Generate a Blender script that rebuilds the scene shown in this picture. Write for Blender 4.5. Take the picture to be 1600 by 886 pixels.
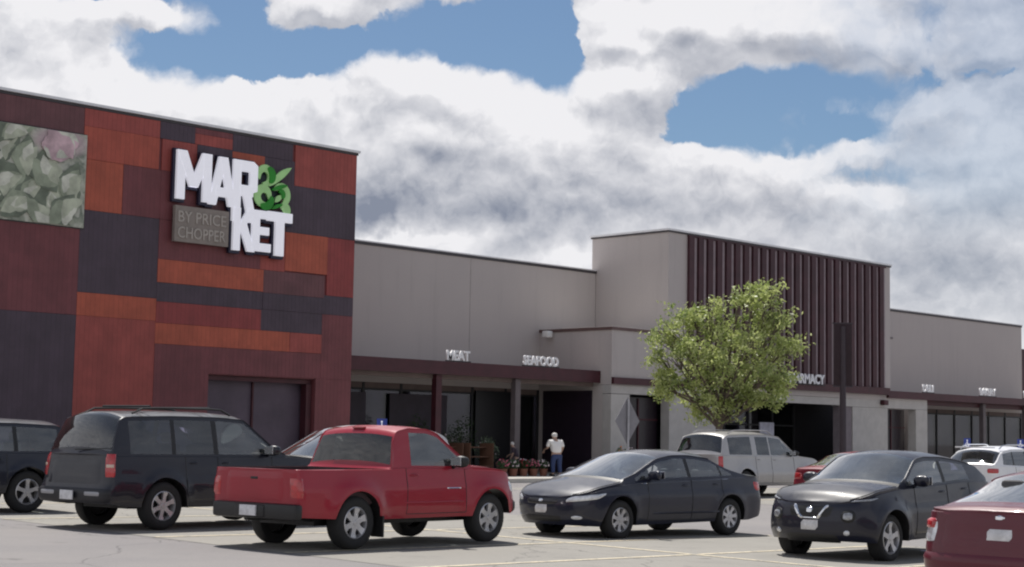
import bpy, bmesh, math, random
from mathutils import Vector, Matrix
random.seed(11)
PI = math.pi
R = math.radians
for o in list(bpy.data.objects): bpy.data.objects.remove(o)
SC = bpy.context.scene
C = SC.collection

# ------------------------------------------------------------------ camera
cam_d = bpy.data.cameras.new('camera'); cam = bpy.data.objects.new('camera', cam_d); C.objects.link(cam)
cam_d.sensor_width = 36.0; cam_d.lens = 36.0*2500/1600; cam_d.clip_end = 6000; cam_d.clip_start = .1
cam.matrix_world = Matrix.Translation((0, 0, 1.6)) @ Matrix.Rotation(R(-45), 4, 'Z') @ Matrix.Rotation(R(90)+math.atan(240/2500), 4, 'X') @ Matrix.Rotation(.018, 4, 'Z')
SC.camera = cam

# ------------------------------------------------------------------ exposure
SC.view_settings.view_transform = 'Standard'; SC.view_settings.look = 'None'
SC.view_settings.gamma = 1; SC.view_settings.use_curve_mapping = False
EXPO = .5
SC.view_settings.exposure = EXPO
SC.cycles.filter_width = 2.1
SC.cycles.transparent_max_bounces = 16

# ------------------------------------------------------------------ sun
SUN_AZ = 30.0      # degrees from +Y towards +X
SUN_EL = 63.0
S = Vector((math.sin(R(SUN_AZ))*math.cos(R(SUN_EL)), math.cos(R(SUN_AZ))*math.cos(R(SUN_EL)), math.sin(R(SUN_EL))))
sl = bpy.data.lights.new('sun', 'SUN'); so = bpy.data.objects.new('sun', sl); C.objects.link(so)
sl.energy = 3.9; sl.angle = R(.6); sl.color = (1.0, .955, .89)
so.rotation_euler = S.to_track_quat('Z', 'Y').to_euler()

# ------------------------------------------------------------------ world: sky with clouds fixed by compass direction
W = bpy.data.worlds.new('World'); SC.world = W; W.use_nodes = True
nt = W.node_tree; nt.nodes.clear(); N = nt.nodes; L = nt.links

class NT:
    def __init__(s, tree): s.t = tree
    def n(s, typ, **kw):
        nd = s.t.nodes.new(typ)
        for k, v in kw.items():
            if k == 'i':
                for a, b in v.items():
                    if hasattr(b, 'is_linked') or isinstance(b, bpy.types.NodeSocket): s.t.links.new(b, nd.inputs[a])
                    else: nd.inputs[a].default_value = b
            else: setattr(nd, k, v)
        return nd
    def m(s, op, a, b=0.0, c=None, clamp=False):
        i = {0: a, 1: b}
        if c is not None: i[2] = c
        return s.n('ShaderNodeMath', operation=op, use_clamp=clamp, i=i).outputs[0]
    def v(s, op, a, b=None, out=0):
        i = {0: a}
        if b is not None: i[1] = b
        return s.n('ShaderNodeVectorMath', operation=op, i=i).outputs[out]
    def noise(s, vec, scale, detail=4, rough=.5, dist=0, out=0):
        return s.n('ShaderNodeTexNoise', i={'Vector': vec, 'Scale': scale, 'Detail': detail, 'Roughness': rough, 'Distortion': dist}).outputs[out]
    def ramp(s, x, a, b, c0=0.0, c1=1.0, smooth=True):
        return s.n('ShaderNodeMapRange', interpolation_type='SMOOTHSTEP' if smooth else 'LINEAR', i={0: x, 1: a, 2: b, 3: c0, 4: c1}).outputs[0]
    def mix(s, f, a, b):
        nd = s.t.nodes.new('ShaderNodeMix'); nd.data_type = 'RGBA'
        for k, v in ((0, f), (6, a), (7, b)):
            if isinstance(v, bpy.types.NodeSocket): s.t.links.new(v, nd.inputs[k])
            else: nd.inputs[k].default_value = v if k == 0 else (tuple(v)+(1,) if len(v) == 3 else v)
        return nd.outputs[2]

w = NT(nt)
sky = w.n('ShaderNodeTexSky', sky_type='NISHITA', sun_disc=False, sun_elevation=R(SUN_EL), sun_rotation=R(SUN_AZ), air_density=1.0, dust_density=.6, ozone_density=2.2)
bg_sky = w.n('ShaderNodeBackground', i={0: w.v('MULTIPLY', sky.outputs[0], (.90, 1.0, 1.08)), 1: .050})
tc = w.n('ShaderNodeTexCoord')
sep = w.n('ShaderNodeSeparateXYZ', i={0: tc.outputs['Generated']})
az = w.m('MULTIPLY', w.m('ARCTAN2', sep.outputs[0], sep.outputs[1]), 180/PI)
el = w.m('MULTIPLY', w.m('ARCSINE', sep.outputs[2]), 180/PI)
P0 = w.n('ShaderNodeCombineXYZ', i={0: az, 1: el, 2: 0.0}).outputs[0]
def wc(scale, amp, det=3):
    nz = w.noise(P0, scale, det, .55, out=1)
    return w.v('MULTIPLY', w.v('SUBTRACT', nz, (.5, .5, .5)), (amp, amp*.8, 0))
Pw = w.v('ADD', w.v('ADD', P0, wc(.30, 1.6, 2)), wc(1.3, .9, 4))
def field(blobs, vec, base):
    acc = base
    for (a, e, ra, re, wt) in blobs:
        d = w.v('MULTIPLY', w.v('SUBTRACT', vec, (a, e, 0)), (1/ra, 1/re, 0))
        q = w.v('DOT_PRODUCT', d, d, out=1)
        acc = w.m('MULTIPLY_ADD', w.m('EXPONENT', w.m('MULTIPLY', q, -1.0)), wt, acc)
    return acc
def px(x, y, rx, ry, wt):      # picture estimate of a cloud -> compass direction in degrees
    return (44.94+(x-800)*.02265, 8.76-(y-300)*.0226+(x-800)*.0004, rx*.0228, ry*.0228, wt)
holes = [px(300, 95, 140, 50, -1.1), px(500, 80, 130, 34, -1.0), px(720, 55, 150, 55, -1.15), px(865, 90, 75, 62, -1.1), px(340, 5, 120, 40, -.7), px(840, 10, 90, 40, -.7),
         px(130, 5, 80, 26, -.8), px(1130, 165, 80, 36, -.7), px(1105, 215, 60, 40, -.8), px(1240, 140, 120, 34, -.75), px(1360, 150, 90, 34, -.5), px(1380, 285, 90, 18, -.5),
         px(1230, 215, 140, 34, -.75), px(1450, 85, 50, 50, -.5), px(1010, 50, 50, 14, -.4), px(1560, 130, 60, 16, -.3), px(1500, 150, 100, 20, -.25),
         px(205, 35, 62, 20, .75), px(490, 14, 60, 30, 1.05), px(1160, 38, 220, 48, .95), px(975, 62, 60, 22, .6), px(975, 128, 62, 40, 1.0),
         px(570, 92, 50, 24, .75), px(640, 125, 60, 34, .75), px(760, 142, 80, 34, .6), px(30, 60, 60, 46, .6), px(1270, 70, 130, 34, .5), px(1100, 245, 55, 26, .5), px(1530, 105, 50, 20, .3), px(1340, 210, 60, 30, -.35), px(1440, 30, 40, 40, -.4), px(60, 130, 120, 50, .3), px(300, 160, 160, 36, .2)]
def puff(vec, scale):      # cauliflower lumps
    vo = w.n('ShaderNodeTexVoronoi', feature='F1', normalize=True, i={'Vector': vec, 'Scale': scale, 'Detail': 3.0, 'Roughness': .55, 'Lacunarity': 2.2})
    return w.m('SUBTRACT', 1.0, vo.outputs['Distance'])
def cover(vec, blobs):
    f = field(blobs, vec, .82)
    n1 = w.m('MULTIPLY', w.m('SUBTRACT', w.noise(vec, .8, 5, .55, .2), .5), .35)
    return w.m('ADD', w.m('ADD', f, n1), w.m('MULTIPLY', w.m('SUBTRACT', puff(vec, .75), .62), .85))
Fb = cover(Pw, holes)
Fu = cover(w.v('ADD', Pw, (.12, .60, 0)), holes)
soft = w.ramp(w.noise(P0, .35, 2, .5), .42, .64, .07, .34)
alpha = w.ramp(Fb, w.m('SUBTRACT', .47, soft), w.m('ADD', .47, soft))
thin = w.m('SUBTRACT', 1.0, w.m('MULTIPLY', w.ramp(w.m('ADD', az, w.m('MULTIPLY', w.m('SUBTRACT', w.noise(Pw, .5, 4, .6), .5), 10)), 54, 61), w.ramp(el, 6.5, 9.5, .08, .45)))
alpha = w.m('MULTIPLY', w.m('MULTIPLY', alpha, thin), w.ramp(el, 18, 45, 1.0, .30))
greys = [px(650, 285, 110, 44, .5), px(760, 330, 200, 36, .55), px(580, 340, 60, 34, .6), px(1480, 440, 130, 46, .6), px(1180, 325, 220, 26, .38), px(900, 270, 120, 34, .35), px(815, 392, 50, 22, .5), px(1560, 330, 90, 40, .35),
         px(1160, 96, 170, 12, .12), px(1010, 240, 50, 40, .25), px(1300, 400, 160, 30, .32), px(1020, 330, 140, 30, .25), px(1200, 270, 60, 14, .25), px(480, 60, 60, 12, .15), px(520, 140, 60, 24, .3), px(420, 230, 60, 30, .18), px(1450, 200, 90, 30, .2), px(1540, 160, 60, 30, .15),
         px(640, 118, 55, 34, -.7), px(745, 155, 80, 34, -.6), px(965, 125, 60, 30, -.7), px(1100, 238, 70, 20, -.6), px(430, 185, 130, 40, -.4), px(80, 120, 150, 60, -.2), px(600, 75, 40, 18, -.4), px(200, 170, 120, 40, -.3),
         px(1560, 210, 70, 34, -.4), px(620, 378, 110, 14, -.8), px(900, 400, 60, 16, -.6), px(1080, 30, 170, 26, -.4), px(860, 210, 80, 26, -.35), px(1330, 300, 140, 12, -.15)]
Gf = field(greys, w.v('ADD', P0, wc(.7, 2.2, 5)), .21)
up = w.v('ADD', P0, (0.12, .45, 0))
Ps = w.v('MULTIPLY', P0, (.75, 1.25, 1))
nA = w.noise(Ps, .42, 3, .5, .4); nB = w.noise(w.v('ADD', Ps, (.2, .9, 0)), .42, 3, .5, .4)
fA = w.noise(Pw, 1.3, 3, .5); fB = w.noise(w.v('ADD', Pw, (.08, .3, 0)), 1.3, 3, .5)
hi = w.ramp(el, 5.5, 10.5, .35, 1.0)
pA = puff(Pw, .85); pB = puff(w.v('ADD', Pw, (.05, .40, 0)), .85)
relief = w.m('MULTIPLY', w.m('ADD', w.m('MULTIPLY', w.m('SUBTRACT', nB, nA), 1.2), w.m('MULTIPLY', w.m('SUBTRACT', pB, pA), .55)), hi)
relief = w.m('ADD', relief, w.m('MULTIPLY', w.ramp(w.m('SUBTRACT', Fu, Fb), -.35, .35, -1, 1, False), .38))
Gs = w.m('ADD', w.m('ADD', Gf, relief), w.m('MULTIPLY', w.m('SUBTRACT', w.noise(Ps, .30, 5, .55), .5), .9))
Gs = w.ramp(Gs, -.1, 1.15, smooth=False)
col = w.mix(Gs, (.87, .865, .89), (.24, .27, .345))
k = 2**(-EXPO)
col = w.v('SCALE', col)
col.node.inputs['Scale'].default_value = k
bg_c = w.n('ShaderNodeBackground', i={0: col, 1: 1.0})
mx = w.n('ShaderNodeMixShader', i={0: alpha, 1: bg_sky.outputs[0], 2: bg_c.outputs[0]})
wo = w.n('ShaderNodeOutputWorld', i={0: mx.outputs[0]})
W.cycles.sampling_method = 'MANUAL'; W.cycles.sample_map_resolution = 512

# ------------------------------------------------------------------ materials
MC = {}
def mat(name, col, rough=.6, metal=0, coat=0, var=.12, scale=3.0, bump=0, bscale=60, spec=.5, emis=None, fn=None):
    if name in MC: return MC[name]
    m = bpy.data.materials.new(name); m.use_nodes = True; t = NT(m.node_tree)
    b = m.node_tree.nodes['Principled BSDF']
    tcn = t.n('ShaderNodeTexCoord'); ob = tcn.outputs['Object']
    c = tuple(col)
    if fn: csock = fn(t, ob)
    else:
        nz = t.noise(ob, scale, 5, .6)
        csock = t.mix(t.ramp(nz, .25, .75), [x*(1-var) for x in c], [min(1, x*(1+var)) for x in c])
    t.t.links.new(csock, b.inputs['Base Color'])
    b.inputs['Roughness'].default_value = rough; b.inputs['Metallic'].default_value = metal
    b.inputs['Coat Weight'].default_value = coat; b.inputs['Coat Roughness'].default_value = .05
    b.inputs['Specular IOR Level'].default_value = spec
    if bump:
        bp = t.n('ShaderNodeBump', i={'Strength': bump, 'Distance': .01, 'Height': t.noise(ob, bscale, 3, .6)})
        t.t.links.new(bp.outputs[0], b.inputs['Normal'])
    if emis:
        b.inputs['Emission Color'].default_value = tuple(emis[:3])+(1,); b.inputs['Emission Strength'].default_value = emis[3]
    MC[name] = m; return m
def paint(name, col, metal=.35, rough=.32):
    m = mat(name, col, rough, metal, .5, .05, 2, spec=.35)
    b = m.node_tree.nodes['Principled BSDF']; t = NT(m.node_tree)
    nz = t.noise(t.n('ShaderNodeTexCoord').outputs['Object'], 9, 5, .7)      # light road dust varies the gloss
    t.t.links.new(t.ramp(nz, .3, .8, rough-.04, rough+.08), b.inputs['Roughness'])
    t.t.links.new(t.ramp(nz, .3, .8, .015, .05), b.inputs['Coat Roughness'])
    return m
def glass(name, tint, dens=.5, refl=1.5):
    if name in MC: return MC[name]
    m = bpy.data.materials.new(name); m.use_nodes = True; t = NT(m.node_tree); m.node_tree.nodes.clear()
    tr = t.n('ShaderNodeBsdfTransparent', i={0: tuple(x for x in tint)+(1,)})
    gl = t.n('ShaderNodeBsdfGlossy', i={0: (1, 1, 1, 1), 'Roughness': .03})
    fr = t.n('ShaderNodeFresnel', i={0: 1.55})
    f2 = t.m('MULTIPLY', fr.outputs[0], refl, clamp=True)
    nz = t.noise(t.n('ShaderNodeTexCoord').outputs['Object'], 3, 3, .5)
    df = t.n('ShaderNodeBsdfDiffuse', i={0: (.32, .36, .38, 1)})
    dm = t.n('ShaderNodeMixShader', i={0: t.ramp(nz, .2, .8, dens*.02, dens*.08), 1: tr.outputs[0], 2: df.outputs[0]})   # thin film of dust
    mxs = t.n('ShaderNodeMixShader', i={0: f2, 1: dm.outputs[0], 2: gl.outputs[0]})
    t.n('ShaderNodeOutputMaterial', i={0: mxs.outputs[0]})
    MC[name] = m; return m

def f_asphalt(t, ob):
    a = t.noise(ob, 90, 3, .7); b = t.noise(ob, .35, 5, .6); c = t.noise(ob, 2.2, 5, .65)
    base = t.mix(t.ramp(a, .3, .7), (.150, .142, .144), (.225, .212, .212))
    base = t.mix(t.m('MULTIPLY', t.ramp(b, .35, .7), .35), base, (.27, .25, .235))
    base = t.mix(t.m('MULTIPLY', t.ramp(c, .55, .8), .25), base, (.11, .105, .108))
    base = t.mix(t.ramp(t.noise(ob, 1.1, 3, .5), .66, .72, 0, .5), base, (.075, .07, .07))
    base = t.mix(t.ramp(t.noise(ob, 400, 2, .5), .55, .7, 0, .35), base, (.36, .34, .33))
    vo = t.n('ShaderNodeTexVoronoi', feature='DISTANCE_TO_EDGE', i={'Vector': t.v('ADD', ob, t.v('SCALE', t.noise(ob, .6, 3, .6, out=1))), 'Scale': .16})
    base = t.mix(t.ramp(vo.outputs['Distance'], .0, .004, .55, 0), base, (.05, .05, .052))
    return base
M_ASPH = mat('asphalt', (.2, .2, .2), .9, bump=.5, bscale=150, fn=f_asphalt)
def f_wallgrey(t, ob):
    a = t.noise(ob, 30, 4, .7); b = t.noise(ob, .5, 4, .6)
    mp = t.n('ShaderNodeMapping', i={0: ob, 3: (1.2, 1.2, .12)})
    s_ = t.noise(mp.outputs[0], 2.0, 4, .6)
    c = t.mix(t.ramp(a, .3, .7), (.445, .405, .392), (.50, .458, .440))
    c = t.mix(t.m('MULTIPLY', t.ramp(b, .35, .7), .30), c, (.52, .475, .45))
    return t.mix(t.m('MULTIPLY', t.ramp(s_, .5, .8), .30), c, (.35, .315, .305))
M_WALL = mat('grey_stucco', (.4, .37, .36), .9, bump=.35, bscale=40, fn=f_wallgrey)
M_LIGHTWALL = mat('pale_masonry', (.47, .45, .43), .9, var=.08, scale=2, bump=.3, bscale=40)
M_CONC = mat('concrete', (.42, .40, .37), .9, var=.12, scale=4, bump=.3, bscale=80)
M_DKMETAL = mat('dark_metal', (.03, .03, .032), .5, .3)
M_COPE = mat('coping_metal', (.72, .72, .73), .45, .2, var=.05)  # pale tone painted in for the sunlit top edge of the coping
M_COPED = mat('coping_dark', (.06, .055, .06), .5, .2)
M_RED = mat('dark_red_metal', (.058, .012, .018), .5, .1, var=.2, scale=2)
M_SLAT = mat('maroon_slat', (.050, .014, .020), .55, .1, var=.3, scale=1.2)
M_SOFF = mat('soffit', (.16, .12, .11), .8)
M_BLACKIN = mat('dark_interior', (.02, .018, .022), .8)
M_STORE = glass('store_glass', (.22, .21, .25), .3, .8)
def f_line(t, ob):
    c = t.mix(t.ramp(t.noise(ob, 14, 4, .7), .3, .7), (.50, .43, .30), (.72, .64, .48))
    return t.mix(t.ramp(t.noise(ob, 5, 5, .75), .52, .60, 0, .8), c, (.25, .24, .22))      # worn through
M_YEL = mat('line_paint', (.66, .58, .42), .8, fn=f_line)
M_WHITE = mat('white_letter', (.86, .86, .90), .5, var=.03, emis=(.9, .9, 1.0, .20))  # faint emission added only to lift the white of letters and symbol
def cladding(name, col):
    if name in MC: return MC[name]
    m = mat(name, col, .6, .0, var=.16, scale=1.6)
    t = NT(m.node_tree); b = m.node_tree.nodes['Principled BSDF']
    sp = t.n('ShaderNodeSeparateXYZ', i={0: t.n('ShaderNodeTexCoord').outputs['Object']})
    ln = t.m('FRACT', t.m('MULTIPLY', sp.outputs[0], 1/.16))
    groove = t.ramp(ln, .0, .16, 0, 1)
    old = b.inputs['Base Color'].links[0].from_socket
    j = t.noise(t.n('ShaderNodeCombineXYZ', i={0: t.m('FLOOR', t.m('MULTIPLY', sp.outputs[0], 1/.16)), 1: 0.0, 2: t.m('FLOOR', t.m('MULTIPLY', sp.outputs[2], .45))}).outputs[0], 3.7, 1, .5)
    c2 = t.mix(t.ramp(j, .3, .7, 0, .22), old, [x*.55 for x in col])
    c3 = t.mix(t.m('MULTIPLY', t.m('SUBTRACT', 1.0, groove), .28), c2, [x*.3 for x in col])
    t.t.links.new(c3, b.inputs['Base Color'])
    bp = t.n('ShaderNodeBump', i={'Strength': .45, 'Distance': .015, 'Height': groove}); t.t.links.new(bp.outputs[0], b.inputs['Normal'])
    return m
CL = {'O': cladding('cladding_orange', (.42, .092, .050)), 'R': cladding('cladding_red', (.33, .068, .056)), 'M': cladding('cladding_maroon', (.170, .046, .052)),
      'D': cladding('cladding_slate', (.068, .046, .064)), 'r': cladding('cladding_deep_red', (.27, .046, .044)), 'P': cladding('cladding_plum', (.14, .056, .062)), 'o': cladding('cladding_rust', (.40, .082, .052))}

# ------------------------------------------------------------------ helpers
def new_mesh(name, bm, m, parent=None, smooth=False):
    me = bpy.data.meshes.new(name); bm.normal_update(); bm.to_mesh(me); bm.free()
    for x in (m if isinstance(m, (list, tuple)) else [m]): me.materials.append(x)
    if smooth:
        for p in me.polygons: p.use_smooth = True
        if smooth != 'full':
            me.set_sharp_from_angle(angle=R(smooth if smooth is not True else 35))
    o = bpy.data.objects.new(name, me); C.objects.link(o)
    if parent: o.parent = parent
    return o
def tag(o, label=None, cat=None, group=None, kind=None):
    if label: o['label'] = label
    if cat: o['category'] = cat
    if group: o['group'] = group
    if kind: o['kind'] = kind
    return o
def thing(name, label, cat, loc=(0, 0, 0), rotz=0, group=None):
    o = bpy.data.objects.new(name, None); C.objects.link(o); o.location = loc; o.rotation_euler = (0, 0, rotz); o.empty_display_size = .2
    return tag(o, label, cat, group)
def box(bm, x0, x1, y0, y1, z0, z1, mi=0):
    v = [bm.verts.new(p) for p in ((x0, y0, z0), (x1, y0, z0), (x1, y1, z0), (x0, y1, z0), (x0, y0, z1), (x1, y0, z1), (x1, y1, z1), (x0, y1, z1))]
    for f in ((0, 3, 2, 1), (4, 5, 6, 7), (0, 1, 5, 4), (1, 2, 6, 5), (2, 3, 7, 6), (3, 0, 4, 7)):
        bm.faces.new([v[i] for i in f]).material_index = mi
    return v
def rbox(bm, x0, x1, y0, y1, z0, z1, r=.02, seg=2):
    v = box(bm, x0, x1, y0, y1, z0, z1); es = set()
    for a in v:
        for e in a.link_edges: es.add(e)
    bmesh.ops.bevel(bm, geom=list(es), offset=r, segments=seg, profile=.5, affect='EDGES')
def tube(bm, pts, rad, n=8, cap=True):
    pts = [Vector(p) for p in pts]; rings = []
    if not isinstance(rad, (list, tuple)): rad = [rad]*len(pts)
    for i, p in enumerate(pts):
        d = (pts[min(i+1, len(pts)-1)]-pts[max(i-1, 0)]).normalized()
        a = d.orthogonal().normalized() if abs(d.z) < .9 else Vector((1, 0, 0))
        a = (a-d*a.dot(d)).normalized(); b = d.cross(a)
        rings.append([bm.verts.new(p+(a*math.cos(2*PI*k/n)+b*math.sin(2*PI*k/n))*rad[i]) for k in range(n)])
    for r0, r1 in zip(rings, rings[1:]):
        for k in range(n): bm.faces.new((r0[k], r0[(k+1) % n], r1[(k+1) % n], r1[k]))
    if cap:
        bm.faces.new(rings[0][::-1]); bm.faces.new(rings[-1])
def lathe(bm, prof, c, axis='Z', n=24):
    rings = []
    for (r, h) in prof:
        ring = []
        for k in range(n):
            a = 2*PI*k/n; p = (r*math.cos(a), r*math.sin(a), h)
            if axis == 'Y': p = (p[0], p[2], p[1])
            ring.append(bm.verts.new(Vector(p)+Vector(c)))
        rings.append(ring)
    for r0, r1 in zip(rings, rings[1:]):
        for k in range(n):
            f = (r0[k], r0[(k+1) % n], r1[(k+1) % n], r1[k])
            bm.faces.new(f if axis == 'Z' else f[::-1])
    return rings
def part_box(name, dims, m, parent, r=0):
    bm = bmesh.new()
    (rbox(bm, *dims, r) if r else box(bm, *dims))
    return new_mesh(name, bm, m, parent, smooth=bool(r))
def ground(X, Y):
    a = (X-Y)*math.sqrt(.5); d = (X+Y)*math.sqrt(.5)
    a = max(-18, min(18, a))
    return -.013*a*max(0, min(1, (52-d)/15))*max(0, min(1, (d+4)/8))

# ------------------------------------------------------------------ ground
bm = bmesh.new()
ext = [-4000, -1500, -600, -250, -120, -60, -30]+[2*i-20 for i in range(0, 66)]+[125, 170, 260, 600, 1500, 4000]
vv = [[bm.verts.new((x, y, ground(x, y))) for y in ext] for x in ext]
for i in range(len(ext)-1):
    for j in range(len(ext)-1): bm.faces.new((vv[i][j], vv[i+1][j], vv[i+1][j+1], vv[i][j+1]))
tag(new_mesh('parking_lot', bm, M_ASPH), kind='structure')
def strip(bm, x0, y0, x1, y1, wd, dz=.010):
    p, q = Vector((x0, y0, 0)), Vector((x1, y1, 0)); d = (q-p).normalized(); n = Vector((-d.y, d.x, 0))*wd/2
    ns = max(1, int((q-p).length/1.0)); prev = None
    for i in range(ns+1):
        c = p.lerp(q, i/ns); a, b = c+n, c-n
        cur = [bm.verts.new((v.x, v.y, ground(v.x, v.y)+dz)) for v in (b, a)]
        if prev: bm.faces.new((prev[0], cur[0], cur[1], prev[1]))
        prev = cur
def pad(x0, x1, y0, y1, dz):
    bm = bmesh.new(); nx, ny = int((x1-x0)/2)+1, int((y1-y0)/2)+1
    gv = [[bm.verts.new((x0+(x1-x0)*i/nx, y0+(y1-y0)*j/ny, ground(x0+(x1-x0)*i/nx, y0+(y1-y0)*j/ny)+dz)) for j in range(ny+1)] for i in range(nx+1)]
    for i in range(nx):
        for j in range(ny): bm.faces.new((gv[i][j], gv[i+1][j], gv[i+1][j+1], gv[i][j+1]))
    return bm
def f_stall(t, ob):
    base = t.mix(t.ramp(t.noise(ob, 90, 3, .7), .3, .7), (.205, .195, .178), (.285, .272, .245))
    base = t.mix(t.m('MULTIPLY', t.ramp(t.noise(ob, .9, 5, .65), .5, .75), .4), base, (.13, .125, .12))     # oil and tyre marks
    base = t.mix(t.m('MULTIPLY', t.ramp(t.noise(ob, .3, 4, .6), .4, .7), .35), base, (.31, .295, .265))
    base = t.mix(t.ramp(t.noise(ob, 2.1, 3, .55), .66, .74, 0, .6), base, (.07, .066, .062))
    vo = t.n('ShaderNodeTexVoronoi', feature='DISTANCE_TO_EDGE', i={'Vector': t.v('ADD', ob, t.v('SCALE', t.noise(ob, .9, 4, .6, out=1))), 'Scale': .22})
    return t.mix(t.ramp(vo.outputs['Distance'], .0, .005, .6, 0), base, (.06, .058, .056))
M_STALL = mat('stall_asphalt', (.24, .23, .21), .9, bump=.5, bscale=150, fn=f_stall)
tag(new_mesh('stall_pavement', pad(12.9, 23.7, -2, 36, .004), M_STALL), kind='structure')
tag(new_mesh('stall_pavement', pad(35.1, 46.1, -2, 36, .004), M_STALL), kind='structure')
bm = bmesh.new()
strip(bm, 18.3, 4, 18.3, 34, .11)
for yy in (6.2, 9.0, 11.75, 14.5, 17.0, 20.1, 24.6, 29.2, 33.9):
    strip(bm, 12.9, yy, 18.2, yy, .10); strip(bm, 18.4, yy, 23.6, yy, .10)
strip(bm, 40.6, 4, 40.6, 34, .11)
for yy in [5+2.75*i for i in range(11)]:
    strip(bm, 35.2, yy, 40.5, yy, .10); strip(bm, 40.7, yy, 46, yy, .10)
tag(new_mesh('parking_lines', bm, M_YEL), kind='structure')
bm = bmesh.new(); rbox(bm, -30, 125, 40.0, 47.5, -.3, .15, .03); tag(new_mesh('sidewalk', bm, M_CONC, smooth=True), kind='structure')
bm = bmesh.new(); box(bm, -30, 125, 39.78, 39.995, -.3, .153); tag(new_mesh('kerb', bm, mat('kerb_concrete', (.5, .48, .44), .9, scale=2)), kind='structure')

# ------------------------------------------------------------------ the store building
B = thing('supermarket_building', 'long supermarket with dark red patchwork tower, grey stucco walls and a slatted maroon entrance block', 'building', (45, 47, 0))
OB = Vector((45, 47, 0))
class BW:      # building part builder in world coordinates, stored relative to the building's base
    def __init__(s): s.bm = bmesh.new()
    def box(s, *a): box(s.bm, *a); return s
    def done(s, name, m, parent=B, smooth=False):
        bmesh.ops.translate(s.bm, verts=s.bm.verts, vec=-OB)
        return new_mesh(name, s.bm, m, parent, smooth)
TX = 35.22
BW().box(5, TX, 43.0, 90, 3.42, 11.30).box(5, 29.35, 43.0, 46, 0, 3.42).box(33.62, TX, 43.0, 46, 0, 3.42).box(5, TX, 46, 90, 0, 3.42).done('tower', CL['M'])
BW().box(4.9, TX+.07, 42.88, 90, 11.38, 11.46).done('tower_coping', M_COPE)
BW().box(4.95, TX+.03, 42.955, 90, 11.30, 11.38).done('tower_fascia', M_COPED)
patches = [(5,24.55,10.48,11.29,'P'),(24.55,27.2,10.75,11.29,'R'),(24.55,27.2,9.75,10.75,'o'),(24.58,25.95,8.2,9.75,'O'),(25.95,27.3,8.2,9.75,'M'),(27.2,28.5,10.75,11.29,'D'),
 (27.3,28.6,9.75,10.75,'R'),(28.5,29.95,10.75,11.1,'R'),(28.6,29.95,10.3,10.75,'D'),(28.5,29.95,11.1,11.29,'M'),(29.95,32.4,10.72,11.29,'D'),(29.95,31.25,10.25,10.72,'O'),(31.25,32.5,9.8,10.72,'D'),
 (32.5,35.18,9.9,11.29,'R'),(32.2,35.18,8.3,9.9,'D'),(24.55,27.3,5.7,8.2,'D'),(27.3,28.6,8.2,9.75,'M'),(28.6,31.25,8.2,10.25,'P'),(31.25,32.2,8.3,9.8,'P'),(27.3,31.2,6.95,8.2,'M'),
 (27.3,31.35,6.22,6.95,'O'),(27.3,31.35,5.62,6.22,'D'),(31.2,32.2,6.95,8.3,'R'),(32.2,34.0,7.0,8.3,'O'),(34.0,35.18,6.3,8.3,'r'),(31.35,33.9,6.2,6.95,'P'),(31.35,33.9,5.65,6.2,'D'),(33.9,35.18,5.65,6.3,'D'),
 (24.55,27.3,5.0,5.7,'O'),(27.3,31.3,4.95,5.62,'r'),(31.3,33.85,4.95,5.65,'D'),(27.3,32.5,4.3,4.95,'O'),(32.5,33.85,4.3,4.95,'R'),(33.85,35.18,3.45,5.65,'M'),(24.55,27.3,.1,5.0,'R'),(27.3,29.33,.1,4.3,'M'),
 (29.33,33.85,3.45,4.3,'M'),(5,24.55,5.0,7.6,'M'),(5,24.55,.1,5.0,'D'),(33.64,35.18,.1,3.45,'M'),(5,20.4,7.6,10.48,'M')]
for i, (x0, x1, z0, z1, cc) in enumerate(patches):
    BW().box(x0+.004, x1-.004, 42.955-(i % 3)*.006, 43.0, z0+.004, z1-.004).done('cladding_panel', CL[cc])
# tower storefront opening
BW().box(29.37, 33.6, 43.5, 43.54, .15, 3.3).done('store_window', mat('frosted_plum', (.085, .062, .085), .55, var=.25, scale=.8))
BW().box(29.37, 33.6, 43.15, 43.35, 3.26, 3.41).box(33.38, 33.6, 43.1, 43.4, .15, 3.25).box(29.37, 29.45, 43.2, 43.4, .15, 3.25).box(31.4, 31.46, 43.42, 43.49, .15, 3.25).done('window_frame', M_RED)
# main grey walls
def wall_with_base(x0, x1, top, name):
    BW().box(x0, x1, 47.0, 90, 3.6, top).done(name, M_WALL)
    BW().box(x0-.0, x1+.05, 46.94, 90, top+.09, top+.14).done('wall_coping', M_COPE)
    BW().box(x0-.0, x1+.02, 46.96, 90, top-.02, top+.09).done('coping_band', M_COPED)
wall_with_base(TX+.01, 52.2, 8.85, 'front_wall')
wall_with_base(69.62, 91.15, 8.85, 'front_wall')
BW().box(52.2, 69.62, 47.26, 90, 3.6, 8.8).done('rear_wall', M_WALL)
for xj in (44.6,): BW().box(xj, xj+.03, 46.99, 46.998, 4.4, 8.8).done('wall_joint', mat('joint_line', (.40, .365, .355), .9))
BW().box(70.5, 76.5, 46.975, 46.998, 7.3, 7.42).done('wall_joint', mat('joint_dark', (.22, .2, .2), .9))  # dark grey horizontal strip on the right wall
BW().box(91.2, 112, 47.6, 90, 0, 7.6).done('rear_wing', M_SLAT)
# interiors
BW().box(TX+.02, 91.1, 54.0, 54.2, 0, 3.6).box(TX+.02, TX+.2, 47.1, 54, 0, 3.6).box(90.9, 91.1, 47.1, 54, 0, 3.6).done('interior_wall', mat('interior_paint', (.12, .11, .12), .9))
BW().box(TX+.02, 91.1, 47.0, 54, .11, .152).done('interior_floor', mat('interior_floor', (.12, .11, .11), .5))
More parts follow.
